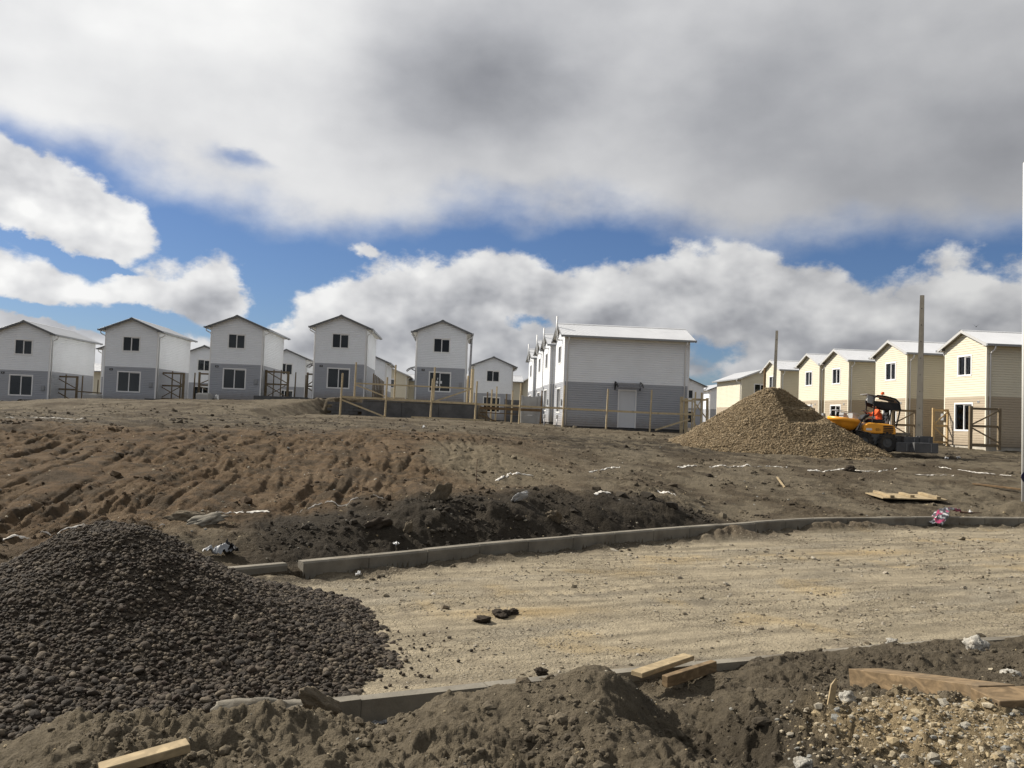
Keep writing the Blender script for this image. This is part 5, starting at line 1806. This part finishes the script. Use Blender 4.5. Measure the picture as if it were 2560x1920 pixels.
# ------------------------------------------------------------------ yellow loader with its driver
LX, LY, LZ = 15.70, 36.0, 1.46


def lathe(m, prof, n=28, sx=1, sy=1, c=(0, 0), mi=0):
    vs = []
    for r_, z in prof:
        for k in range(n):
            t = 2 * math.pi * k / n
            vs.append((c[0] + r_ * sx * math.cos(t), c[1] + r_ * sy * math.sin(t), z))
    fs = []
    for i in range(len(prof) - 1):
        for k in range(n):
            j = (k + 1) % n
            fs.append((i * n + k, i * n + j, (i + 1) * n + j, (i + 1) * n + k))
    m.add(vs, fs, mi)


def text_mesh(s, size, mat, depth=.004):
    cu = bpy.data.curves.new('lettering', 'FONT'); cu.body = s; cu.size = size; cu.extrude = depth; cu.align_x = 'CENTER'; cu.align_y = 'CENTER'
    o = bpy.data.objects.new('lettering', cu); COL.objects.link(o)
    dg = bpy.context.evaluated_depsgraph_get()
    me = bpy.data.meshes.new_from_object(o.evaluated_get(dg))
    bpy.data.objects.remove(o)
    me.materials.clear(); me.materials.append(MATS[mat])
    return me


def loader():
    root = empty('wheel_loader', (LX, LY, LZ), R(-4)); tag(root, 'yellow site loader with black canopy and orange beacon beside the tan gravel', 'loader')
    # engine cover: rounded hood
    m = MB()
    prof = [(-.70, .64), (-.70, .90), (-.62, 1.03), (-.45, 1.09), (.35, 1.05), (.55, .98), (.62, .84), (.62, .62)]
    m.prism(prof, -.55, .55)
    hood = m.build('engine_cover', 'machine_yellow', root, False, .035)
    for k in range(4):
        m = MB(); m.bbox((.09, -.575, .70 + k * .075), (.50, -.551, .745 + k * .075)); m.build('grille_slot', 'machine_black', hood)
    t = link('lettering', text_mesh('021', .14, 'machine_black'), hood); t.location = (-.12, -.556, .80); t.rotation_euler = (R(90), 0, 0)
    m = MB(); m.bbox((-.62, -.558, .76), (-.38, -.551, .85)); m.build('decal', 'trim_white', hood)
    # chassis
    m = MB(); m.prism([(-1.0, .70), (-.40, .62), (.62, .60), (.60, .30), (.45, .18), (-.30, .16), (-.45, .50), (-.98, .64)], -.52, .52)
    m.build('chassis', 'machine_grey', root, False, .02)
    m = MB(); m.prism([(-.99, .725), (-.42, .64), (-.42, .665), (-.99, .75)], -.60, .60); m.build('fender', 'machine_grey', root, False, .01)
    # wheels with lugs
    for x in (-.72, .25):
        for y in (-.50, .50):
            w = MB(); n = 26
            vs = []; fs = []
            pr = [(.20, -.14), (.36, -.14), (.40, -.10), (.40, .10), (.36, .14), (.20, .14)]
            for r_, dy in pr:
                for k in range(n):
                    a = 2 * math.pi * k / n; vs.append((x + r_ * math.cos(a), y + dy, .27 + r_ * math.sin(a)))
            for i in range(len(pr)):
                for k in range(n):
                    j = (k + 1) % n; i2 = (i + 1) % len(pr); fs.append((i * n + k, i * n + j, i2 * n + j, i2 * n + k))
            w.add(vs, fs)
            for k in range(16):
                a = 2 * math.pi * k / 16
                for s in (-1, 1):
                    a2 = a + s * .1
                    w.beam((x + .405 * math.cos(a2), y + s * .02, .27 + .405 * math.sin(a2)), (x + .405 * math.cos(a2 + .2), y + s * .14, .27 + .405 * math.sin(a2 + .2)), .05, .05)
            wh = w.build('wheel', 'rubber', root)
            m = MB(); m.tube([(x, y - .10, .27), (x, y + .10, .27)], .21, 20); m.tube([(x, y - .13, .27), (x, y - .10, .27)], .08, 12); m.build('rim', 'machine_grey', wh)
    # skip in front
    m = MB()
    lathe(m, [(.18, .72), (.42, .80), (.58, .98), (.635, 1.10), (.66, 1.11), (.66, 1.24), (.63, 1.25), (.60, 1.12), (.52, .98), (.36, .84), (.05, .78)], 32, 1.0, 1.05, (-1.38, 0))
    m.v = [(x, y, z - (x + 1.38) * .10) for x, y, z in m.v]
    sk = m.build('skip', 'machine_yellow', root, True)
    m = MB(); m.tube([(-1.86, -.4, 1.30), (-1.76, -.4, 1.58), (-.86, -.4, 1.42), (-.80, -.4, 1.20)], .018, 8); m.tube([(-1.86, .4, 1.30), (-1.76, .4, 1.58), (-.86, .4, 1.42), (-.80, .4, 1.20)], .018, 8)
    m.tube([(-1.76, -.4, 1.58), (-1.76, .4, 1.58)], .018, 8); m.build('guard_rail', 'canopy_grey', sk, True)
    for x0 in (-1.50, -1.12):
        m = MB(); m.prism([(x0, 1.20), (x0 + .30, 1.17), (x0 + .14, 1.46), (x0 + .02, 1.47)], -.30, .30); m.build('splash_plate', 'canopy_grey', sk, False, .01)
    # front linkage and dash
    m = MB()
    m.prism([(-1.0, .70), (-.80, 1.15), (-.60, 1.40), (-.36, 1.47), (-.42, 1.34), (-.62, 1.22), (-.76, .98), (-.84, .74)], -.30, .30)
    m.build('dash_console', 'machine_black', root, False, .02)
    m = MB(); m.prism([(-1.0, .71), (-.78, 1.14), (-.745, 1.12), (-.93, .71)], -.34, -.305); m.prism([(-1.0, .71), (-.78, 1.14), (-.745, 1.12), (-.93, .71)], .305, .34); m.build('lift_arm', 'canopy_grey', root, False, .008)
    m = MB(); m.tube([(-.40, 0, 1.44), (-.50, 0, 1.58)], .02, 8)
    lathe(m, [(.15, 1.575), (.165, 1.59), (.15, 1.605), (.135, 1.59), (.15, 1.575)], 20, 1, 1, (-.50, 0)); m.build('steering_wheel', 'machine_black', root, True)
    # seat
    m = MB(); m.prism([(-.18, 1.07), (.30, 1.07), (.44, 1.50), (.34, 1.52), (.24, 1.20), (-.18, 1.17)], -.25, .25); m.build('seat', 'machine_black', root, False, .02)
    # canopy on its hoops
    for y in (-.48, .48):
        m = MB(); m.tube([(-.38, y, .52), (-.34, y, 1.10), (-.27, y, 1.78), (-.30, y, 2.02), (-.25, y, 2.19), (-.15, y, 2.25), (.20, y, 2.22), (.60, y, 2.12), (.75, y, 1.98), (.80, y, 1.70), (.74, y, 1.40), (.64, y, .95)], .032, 10)
        m.build('roll_bar', 'machine_black', root, True)
    m = MB()
    top = [(-.31, 2.06), (-.24, 2.20), (-.12, 2.245), (.22, 2.215), (.58, 2.11), (.72, 2.00), (.79, 1.80)]
    inn = [(x * .96 + .01, z - .03) for x, z in top]
    m.prism(top + inn[::-1], -.46, .46)
    cp = m.build('canopy', 'canopy_grey', root, False, .006)
    for y in (-.47, .47):
        m = MB(); m.prism([(-.29, 2.02), (.30, 1.98), (.74, 1.94), (.83, 1.66), (.47, 1.64), (.05, 1.70), (-.30, 1.82)], y - .008, y + .008); m.build('shade_panel', 'machine_black', cp)  # black sides stand in for the shadow inside the canopy
    m = MB(); m.box((.22, -.475, 2.07), (.62, .02, .07), 0, Matrix.Rotation(R(10), 3, 'Y')); m.build('roof_vent', 'machine_black', cp)
    m = MB(); m.prism([(-.54, 2.27), (-.32, 2.22), (-.31, 1.88), (-.53, 1.94)], -.40, -.38); m.prism([(-.56, 2.29), (-.12, 2.22), (-.12, 2.24), (-.56, 2.31)], -.45, .45); m.build('visor', 'canopy_grey', cp)
    b = MB(); b.tube([(.23, 0, 2.20), (.23, 0, 2.31)], .015, 8); st = b.build('beacon_stalk', 'machine_black', cp)
    b = MB(); b.tube([(.23, 0, 2.31), (.23, 0, 2.34), (.23, 0, 2.41), (.23, 0, 2.43)], [.075, .075, .07, .05], 16); b.build('beacon', 'beacon_orange', st, True)
    # polythene sheet round the seat
    m = MB(); vs = []; fs = []
    rs = random.Random(4)
    for i in range(9):
        for k in range(9):
            a = -1.2 + 2.6 * k / 8
            vs.append((.10 + .36 * math.cos(a) + rs.uniform(-.03, .03), .33 * math.sin(a) + rs.uniform(-.03, .03), 1.08 + .055 * i + rs.uniform(-.02, .02)))
    for i in range(8):
        for k in range(8):
            fs.append((i * 9 + k, i * 9 + k + 1, i * 9 + k + 10, i * 9 + k + 9))
    m.add(vs, fs); m.build('seat_cover', 'clear_film', root, False)
    return root


loader()


def driver():
    """seated figure, one skinned surface grown from a joint skeleton"""
    J = {}; E = []

    def j(n, p, r_, parent=None):
        J[n] = (len(J), p, r_)
        if parent: E.append((J[parent][0], J[n][0]))
    j('pelvis', (.12, 0, 1.20), (.145, .165))
    j('waist', (.11, 0, 1.33), (.12, .15), 'pelvis'); j('chest', (.05, 0, 1.50), (.13, .18), 'waist'); j('collar', (.0, 0, 1.61), (.10, .12), 'chest')
    j('neck', (-.04, 0, 1.68), (.055, .055), 'collar'); j('jaw', (-.07, 0, 1.74), (.075, .07), 'neck'); j('crown', (-.07, 0, 1.84), (.09, .08), 'jaw')
    for s, t in ((-1, 'l'), (1, 'r')):
        j('sh' + t, (.02, .20 * s, 1.58), (.075, .075), 'collar'); j('el' + t, (-.16, .27 * s, 1.40), (.055, .055), 'sh' + t); j('wr' + t, (-.40, .17 * s, 1.50), (.037, .037), 'el' + t)
        j('pa' + t, (-.46, .15 * s, 1.54), (.034, .040), 'wr' + t)
        for k, (dy, ln) in enumerate(((-.030, .055), (-.010, .065), (.010, .060), (.030, .048))):
            j(f'f{k}{t}', (-.50, (.15 + dy) * s, 1.575 - .004 * k), (.010, .010), 'pa' + t); j(f'g{k}{t}', (-.50 - ln * .5, (.15 + dy) * s, 1.59 + ln * .1), (.009, .009), f'f{k}{t}'); j(f'h{k}{t}', (-.49 - ln * .6, (.15 + dy) * s, 1.56), (.008, .008), f'g{k}{t}')
        j('th' + t, (-.455, .105 * s, 1.56), (.011, .011), 'pa' + t); j('ti' + t, (-.49, .095 * s, 1.58), (.009, .009), 'th' + t)
        j('hip' + t, (.08, .10 * s, 1.18), (.10, .095), 'pelvis'); j('kn' + t, (-.34, .15 * s, 1.20), (.072, .072), 'hip' + t); j('an' + t, (-.46, .15 * s, .84), (.048, .048), 'kn' + t); j('to' + t, (-.60, .15 * s, .79), (.042, .05), 'an' + t)
    me = bpy.data.meshes.new('person')
    me.from_pydata([v[1] for v in J.values()], E, [])
    o = link('person', me)
    o.modifiers.new('skin', 'SKIN'); sb = o.modifiers.new('sub', 'SUBSURF'); sb.levels = 2; sb.render_levels = 2
    sk = me.skin_vertices[0].data
    for (i, p, r_) in J.values():
        sk[i].radius = r_; sk[i].use_root = (i == 0)
    dg = bpy.context.evaluated_depsgraph_get()
    fm = bpy.data.meshes.new_from_object(o.evaluated_get(dg))
    o.modifiers.clear(); o.data = fm
    fm.materials.clear()
    for q in ('jacket_orange', 'trouser_navy', 'skin', 'rubber'): fm.materials.append(MATS[q])
    for p in fm.polygons:
        c = p.center
        p.use_smooth = True
        if c.z > 1.665 and abs(c.y) < .13 and c.x < .06: p.material_index = 2
        elif c.x < -.41 and c.z > 1.42: p.material_index = 2
        elif c.z < .86: p.material_index = 3
        elif c.z < 1.24: p.material_index = 1
        else: p.material_index = 0
    o.location = (LX, LY, LZ); o.rotation_euler = (0, 0, R(-4))
    tag(o, 'driver in an orange jacket seated under the loader canopy', 'person')
    h = link('hair', lump_mesh('hair', 77, 'hair', .08), o); h.location = (-.055, 0, 1.86); h.scale = (.105, .092, .072)
    for s in (-1, 1):
        e = link('ear', lump_mesh('ear', 78, 'skin', .05), o); e.location = (-.065, .082 * s, 1.79); e.scale = (.018, .010, .028)
        e = link('eye', lump_mesh('eye', 79, 'plate_black', .02), o); e.location = (-.150, .030 * s, 1.80); e.scale = (.008, .011, .008)
    e = link('nose', lump_mesh('nose', 80, 'skin', .05), o); e.location = (-.160, 0, 1.775); e.scale = (.018, .012, .020)
    m = MB(); m.bbox((-.148, -.022, 1.738), (-.138, .022, 1.745)); m.build('mouth', 'rust', o)


driver()

# stacked concrete kerb blocks right of the loader
KB = 'dark concrete blocks stacked right of the loader'


def kblock(x, y, z, s, rz, label, mat='concrete_dark'):
    o = empty('concrete_block', (x, y, z), rz); tag(o, label, 'concrete block', KB)
    m = MB(); m.box((0, 0, s[2] / 2), s); m.build('body', mat, o, False, .018)
    m = MB(); m.box((s[0] * .18, -s[1] / 2 - .004, s[2] * .5), (.012, .012, s[2] * .8)); m.build('mortar_streak', 'concrete_pale', o)


z0 = 1.36
kblock(17.28, 35.0, z0, (.98, .42, .42), .04, 'rounded concrete block at the right front of the block stack')
kblock(16.55, 35.45, z0, (.62, .4, .40), .02, 'concrete block beside the loader wheel, bottom of its stack')
kblock(17.00, 35.75, z0 + .03, (.66, .4, .62), .03, 'upright concrete block in the middle of the block stack')
kblock(17.62, 35.7, z0 + .03, (.55, .4, .66), -.02, 'upright concrete block before the thick concrete pole')
kblock(16.55, 36.0, z0 + .05, (.9, .45, .62), .02, 'concrete block behind the loader, carrying a flat slab')
kblock(16.52, 36.0, z0 + .675, (1.05, .55, .13), .05, 'flat concrete slab on top of the block stack', 'concrete')
kblock(16.15, 36.6, z0 + .2, (.5, .4, .75), .0, 'concrete block hidden behind the rear of the loader')

# ------------------------------------------------------------------ things lying about
def board(name, p, q, w, t, mat, label, group=None, cat='board', cleats=None, up=(0, 0, 1)):
    """a sawn plank between two ground points with uneven ends"""
    o = empty(name, p); tag(o, label, cat, group)
    a = Vector((0, 0, 0)); b = Vector(q) - Vector(p)
    m = MB(); m.beam(a, b, w, t, 0, up); me = m.build('plank', mat, o, False, .004)
    return o


def gz(x, y, dz=0.0):
    return (x, y, sc_terrain(x, y) + dz)


BG = 'sawn boards dropped by the near kerb'
board('timber_board', (-1.95, 4.18, .40), (-1.60, 4.40, .45), .10, .045, 'board_pale', 'pale board end sticking into the picture at bottom left', BG)
board('timber_board', (1.08, 6.78, .19), (1.62, 7.36, .185), .11, .04, 'board_pale', 'pale board leaning on the near kerb behind the soil heap', BG)
board('timber_board', (1.30, 6.75, .15), (1.80, 7.20, .16), .06, .09, 'board_orange', 'short board lying just in front of the near kerb', BG)
board('timber_board', (2.80, 6.55, .30), (3.06, 5.22, .60), .26, .13, 'board_orange', 'long thick timber beam lying at the lower right', BG)
board('timber_board', (2.86, 5.02, .62), (3.55, 5.14, .63), .24, .10, 'board_orange', 'beam end crossing the long thick beam at the right edge', BG)
board('timber_board', (3.25, 6.10, .36), (3.95, 5.75, .42), .14, .05, 'board_pale', 'pale board half buried behind the thick beam', BG)
o = empty('timber_stake', gz(1.93, 5.0)); tag(o, 'small pointed wooden stake standing upright in the soil at lower right', 'stake')
m = MB(); m.beam((0, 0, -.06), (.03, 0, .12), .035, .015, 0, (0, 1, 0)); m.add([(.012, -.008, .12), (.048, -.008, .12), (.048, .008, .12), (.012, .008, .12), (.045, 0, .165)], [(0, 1, 4), (1, 2, 4), (2, 3, 4), (3, 0, 4)]); m.build('shaft', 'board_pale', o)
board('timber_board', (14.6, 26.4, .66), (15.6, 24.9, .60), .16, .05, 'timber_brown', 'dark weathered board on the earth by the white post', BG)
board('timber_board', gz(7.95, 24.9, .03), gz(7.75, 23.6, .03), .05, .04, 'board_pale', 'short splintered stick on the slope between the lime lines and the kerb', BG)


def form_panel():
    o = empty('formwork_panel', (10.75, 22.75, .46), R(4)); tag(o, 'pale timber formwork panel with three cleats lying on the earth by the kerb', 'panel')
    m = MB(); m.box((0, 0, 0), (1.78, .95, .03), 0, Matrix.Rotation(R(3), 3, 'X')); m.build('sheet', 'board_pale', o, False, .003)
    for x in (-.62, .02, .66):
        m = MB(); m.box((x, .0 if x else .12, .05), (.12, .92 if abs(x) > .1 else .6, .065), 0, Matrix.Rotation(R(3), 3, 'X')); m.build('cleat', 'board_pale', o, False, .004)


form_panel()


def rag(name, loc, sx, sy, seed, mat, label, cat, rz=0, lift=.12):
    rs = np.random.default_rng(seed)
    n = 22
    u, v = np.meshgrid(np.linspace(-1, 1, n), np.linspace(-1, 1, n))
    X = u * sx * (.75 + .25 * np.cos(v * 2)) + .12 * sx * pn(u * 2, v * 2, seed)
    Y = v * sy * (.8 + .2 * np.sin(u * 3)) + .12 * sy * pn(u * 2 + 9, v * 2, seed)
    Z = lift * (.5 + 1.2 * fbm(u * 1.6, v * 1.6, seed, 3)) * (1 - .5 * (u ** 2)) + .02
    me = grid_mesh(name, X, Y, np.maximum(Z, .0), mat)
    o = link(name, me); o.location = loc; o.rotation_euler = (0, 0, rz)
    tag(o, label, cat)
    return o


def bag():
    # a plastic sack caught on the kerb: it hangs over the edge down to the road
    n = 26
    s = np.linspace(0, 1, n); w = np.linspace(-1, 1, 14)
    S, Wd = np.meshgrid(s, w)
    px = np.interp(S, [0, .35, .55, 1], [11.05, 10.55, 10.30, 9.95]); pyy = np.interp(S, [0, .35, .55, 1], [20.55, 20.25, 19.93, 19.62]); pz = np.interp(S, [0, .3, .5, .62, 1], [.30, .34, .36, .28, .05])
    wid = np.interp(S, [0, .3, .45, .7, 1], [.03, .06, .13, .20, .17])
    X = px + Wd * wid * .8; Y = pyy - Wd * wid * .35 + .05 * fbm(S * 5, Wd * 1.5, 3, 2); Z = pz + .06 * fbm(S * 6, Wd * 2, 7, 3) + .05 * (1 - Wd ** 2)
    o = link('plastic_bag', grid_mesh('plastic_bag', X - 10.3, Y - 19.9, Z, 'printed_bag')); o.location = (10.3, 19.9, .02)
    tag(o, 'crumpled plastic bag with pink print draped over the far kerb', 'bag')
    m = MB(); m.tube([(.75, .65, .28), (1.0, .72, .26), (1.35, .78, .27)], [.03, .025, .01], 6); m.build('twisted_tail', 'rust', o, True)


bag()
rag('plastic_rag', (-3.72, 10.95, .30), .20, .10, 41, 'plastic_grey', 'bluish grey plastic rag at the left foot of the dark bank', 'rag', .4, .10)
rag('black_sheet', (-3.6, 11.0, .30), .12, .10, 43, 'plastic_black', 'scrap of black plastic beside the grey rag', 'rag', .4, .12)
PG = 'scraps of white paper and plastic on the ground'
for i, (x, y, onr, lb) in enumerate(((-1.62, 12.45, 0, 'white scrap lying on the kerb top at the left part of the bank'), (-1.95, 11.25, 1, 'white scrap on the road by the left part of the far kerb'), (17.9, 34.4, 0, 'white scrap before the stacked blocks'),
                                    (18.6, 34.8, 0, 'white scrap right of the stacked blocks'), (11.6, 21.1, 0, 'white paper scrap right of the plastic bag'), (-3.1, 30.0, 0, 'white speck of litter high on the slope'), (-20.2, 57.5, 0, 'white bag standing at the foot of the third house'))):
    o = rag('litter_scrap', (x, y, (.012 if onr else sc_terrain(x, y) + .01) if i != 0 else .245), (.05 if i < 2 else .09) if i < 6 else .16, (.03 if i < 2 else .05) if i < 6 else .12, 50 + i, 'trim_white', lb, 'litter', i, (.05 if i < 2 else .09) if i < 6 else .35)
    o['group'] = PG


def lumps(name, lst, mat, cat, group):
    for i, (x, y, z, r_, fl, lb) in enumerate(lst):
        o = link(name, lump_mesh(name, 500 + i, mat, .55, 4)); o.location = (x, y, z); o.scale = (r_, r_ * .8, r_ * fl); o.rotation_euler = (0, 0, i * 1.3)
        tag(o, lb, cat, group)


def tz(x, y): return sc_terrain(x, y)


lumps('cement_lump', [(4.02, 8.75, .03, .055, .6, 'small white cement lump on the near edge of the road'), (4.95, 8.85, .03, .05, .6, 'white cement lump right of the small one on the road edge'), (4.45, 7.95, tz(4.45, 7.95) + .04, .105, .75, 'largest white cement lump before the near kerb at right'),
                      (4.05, 6.75, tz(4.05, 6.75) + .02, .09, .4, 'flat cement lump at the right edge above the beam'), (2.18, 5.35, tz(2.18, 5.35) + .03, .058, .9, 'round cement lump beside the wooden stake'), (1.98, 5.42, tz(1.98, 5.42) + .02, .045, .8, 'tiny cement lump left of the wooden stake'),
                      (1.52, 4.25, tz(1.52, 4.25) + .02, .05, .5, 'white cement chip at the bottom edge'), (5.4, 8.2, tz(5.4, 8.2) + .03, .10, .5, 'pale cement chip near the right edge')], 'cement_lump', 'cement lump', 'white lumps of cement')
lumps('mud_clod', [(-.22, 9.10, .02, .085, .42, 'left of two dark clods of mud on the road'), (-.02, 9.36, .025, .10, .42, 'right of two dark clods of mud on the road'), (.34, 7.35, .015, .055, .55, 'dark clod of mud just behind the soil heap'), (.10, 9.50, .02, .06, .6, 'small crumb of mud beside the two clods'), (5.9, 24.8, tz(5.9, 24.8) + .02, .12, .5, 'dark tuft of soil on the lime line'), (11.35, 28.0, tz(11.35, 28.0) + .03, .17, .7, 'dark clod on the long lime line')], 'clod_dark', 'mud clod', 'dark clods of mud')


def slab(x, y, z, s, rot, mat, label):
    o = link('earth_slab', lump_mesh('earth_slab', int(x * 100) % 97 + 600, mat, .55, 4)); o.location = (x, y, z); o.scale = s; o.rotation_euler = rot
    tag(o, label, 'slab', 'broken slabs in the soil')


slab(-1.12, 14.25, .86, (.13, .04, .20), (.3, .5, .3), 'slab_soil', 'upright broken slab on the crest of the dark bank')
slab(-1.95, 12.75, .50, (.20, .08, .10), (.3, -.3, .5), 'clod_dark', 'dark broken slab on the left face of the bank')
slab(-1.50, 12.85, .44, (.06, .04, .12), (.2, .3, .3), 'slab_soil', 'small upright slab in the bank face')
slab(.80, 14.75, .50, (.14, .05, .12), (.5, .2, -.3), 'slab_soil', 'dark slab low in the right half of the bank')
slab(.22, 15.0, .80, (.16, .04, .08), (.5, -.5, .2), 'concrete_pale', 'pale slab edge on top of the bank')
slab(-4.65, 12.15, .60, (.22, .10, .09), (.2, .0, .4), 'slab_soil', 'flat brown slab above the pebble pile')
slab(-4.30, 12.0, .58, (.26, .10, .06), (.5, -.2, .5), 'concrete', 'pale flat slab right of the brown slab above the pebble pile')
slab(-1.22, 5.83, .17, (.08, .07, .19), (.45, -.85, .2), 'slab_soil', 'long lump of caked mud leaning on the near kerb beside the pebbles')
slab(-1.55, 5.98, .06, (.40, .10, .09), (.25, .1, .42), 'concrete', 'broken pale end of the near kerb beside the pebbles')
o = empty('marker_rod', gz(-.69, 18.1)); tag(o, 'thin upright steel rod stuck in the sandy slope', 'rod')
m = MB(); m.tube([(0, 0, -.2), (0, 0, .50)], .007, 6); m.build('rod', 'rust', o); m = MB(); m.tube([(0, 0, .5005), (0, 0, .53)], .010, 6); m.build('tip', 'rust', o)

# lime powder lines marking out the path: irregular raised ribbons on the soil
def lime_line(pts, w, label, seed):
    pts = np.array(pts, float)
    seg = np.hypot(*(pts[1:] - pts[:-1]).T); Lc = np.concatenate([[0], np.cumsum(seg)])
    n = max(20, int(Lc[-1] / .035)); t = np.linspace(0, Lc[-1], n)
    cx = np.interp(t, Lc, pts[:, 0]); cy = np.interp(t, Lc, pts[:, 1])
    cx = cx + .05 * pn(t * 1.5, t * 0 + seed, 3); cy = cy + .06 * pn(t * 1.3, t * 0 + seed + 5, 4)
    tx = np.gradient(cx); ty = np.gradient(cy); l = np.hypot(tx, ty); nx, ny = -ty / l, tx / l
    br = np.clip(2.2 * (pn(t * 1.3, t * 0 + seed * 1.7, 8) + .5 * pn(t * 4.1, t * 0 + seed, 18) + .30), 0, 1)              # breaks where the line was trodden away
    wl = w * br * (.30 + 1.3 * np.abs(pn(t * 9, t * 0 + seed, 5)) + .6 * np.abs(pn(t * 3, t * 0 + seed, 15))); wr = w * br * (.30 + 1.3 * np.abs(pn(t * 9, t * 0 + seed + 3, 6)))
    C = np.linspace(-1, 1, 7)[:, None]
    off = np.where(C < 0, C * wl[None], C * wr[None])
    X = cx[None] + off * nx[None]; Y = cy[None] + off * ny[None]
    Z = terrain(X, Y) + (.012 * (1 - C ** 2) * (br[None] > .06)) + .010 * (br[None] > .06) - .02 * (br[None] <= .06) + .014 * pn(X * 25, Y * 25, 9)
    o = link('lime_line', grid_mesh('lime_line', X - pts[0, 0], Y - pts[0, 1], Z, 'lime_white')); o.location = (pts[0, 0], pts[0, 1], 0)
    tag(o, label, 'lime line', 'white lime lines marked on the soil')


lime_line([(-6.3, 9.9), (-6.03, 10.55), (-5.87, 10.91), (-5.61, 11.1), (-5.33, 11.45)], .035, 'white lime line behind the crest of the pebble pile', 1)
lime_line([(-5.0, 11.25), (-4.75, 11.75)], .04, 'short lime dash right of the pebble pile crest', 2)
lime_line([(-4.62, 12.22), (-4.39, 12.63), (-4.2, 12.85), (-3.65, 12.95)], .05, 'lime line ending in crumbs above the flat slabs', 3)
lime_line([(-3.35, 13.45), (-3.05, 13.7), (-2.45, 14.0), (-2.05, 14.45)], .05, 'bright lime line on the brown slope left of the rod', 4)
lime_line([(-14.5, 22.3), (-13.3, 22.5), (-12.5, 22.8), (-12.0, 23.6)], .06, 'faint lime line high on the far left of the slope', 5)
lime_line([(-.28, 19.0), (.0, 20.4), (.3, 21.0), (.75, 21.1)], .06, 'curved lime line right of the rod', 6)
lime_line([(2.2, 23.2), (2.69, 23.9), (3.3, 25.2)], .07, 'lime line climbing right of the curved one', 7)
lime_line([(5.3, 26.5), (6.33, 27.05), (7.39, 27.4), (9.3, 28.1)], .07, 'long lime line below the tan gravel pile', 8)
lime_line([(9.7, 27.3), (10.9, 27.9), (11.3, 28.5), (11.9, 28.1), (13.2, 29.2), (13.8, 29.9)], .075, 'longest lime line, below the yellow loader', 9)
lime_line([(13.6, 28.15), (15.0, 28.35)], .06, 'straight lime dash right of the longest line', 10)
lime_line([(15.8, 30.9), (16.2, 30.1), (16.6, 29.6), (17.4, 29.1)], .08, 'lime line running to the right edge before the cream house', 11)
lime_line([(3.5, 19.7), (3.7, 19.55), (3.9, 19.35)], .09, 'patch of spilt lime at the right end of the bank', 12)
lime_line([(1.70, 16.65), (1.85, 16.85), (2.05, 17.05)], .08, 'spilt lime beside the dark bank crest', 13)

# a bird passing over the nearest cream house
o = empty('bird', (16.6, 30.0, 6.08), R(60)); o.scale = (.6, .6, .6); tag(o, 'small dark bird flying above the roof of the nearest cream house', 'bird')
m = MB()
bprof = [(-.11, .004), (-.08, .018), (-.03, .03), (.03, .028), (.07, .016), (.10, .018), (.12, .004)]
vs = []; fs = []
for x, r_ in bprof:
    for k in range(8):
        a = 2 * math.pi * k / 8; vs.append((x, r_ * math.cos(a), r_ * math.sin(a)))
for i in range(len(bprof) - 1):
    for k in range(8): fs.append((i * 8 + k, i * 8 + (k + 1) % 8, i * 8 + 8 + (k + 1) % 8, i * 8 + 8 + k))
m.add(vs, fs); m.build('body', 'bird_dark', o, True)
for s in (-1, 1):
    m = MB(); m.add([(.05, s * .02, .01), (-.05, s * .02, .01), (-.06, s * .10, .09), (.03, s * .11, .10), (-.08, s * .19, .13), (-.02, s * .2, .14)], [(0, 1, 2, 3), (3, 2, 4, 5)]); m.build('wing', 'bird_dark', o)
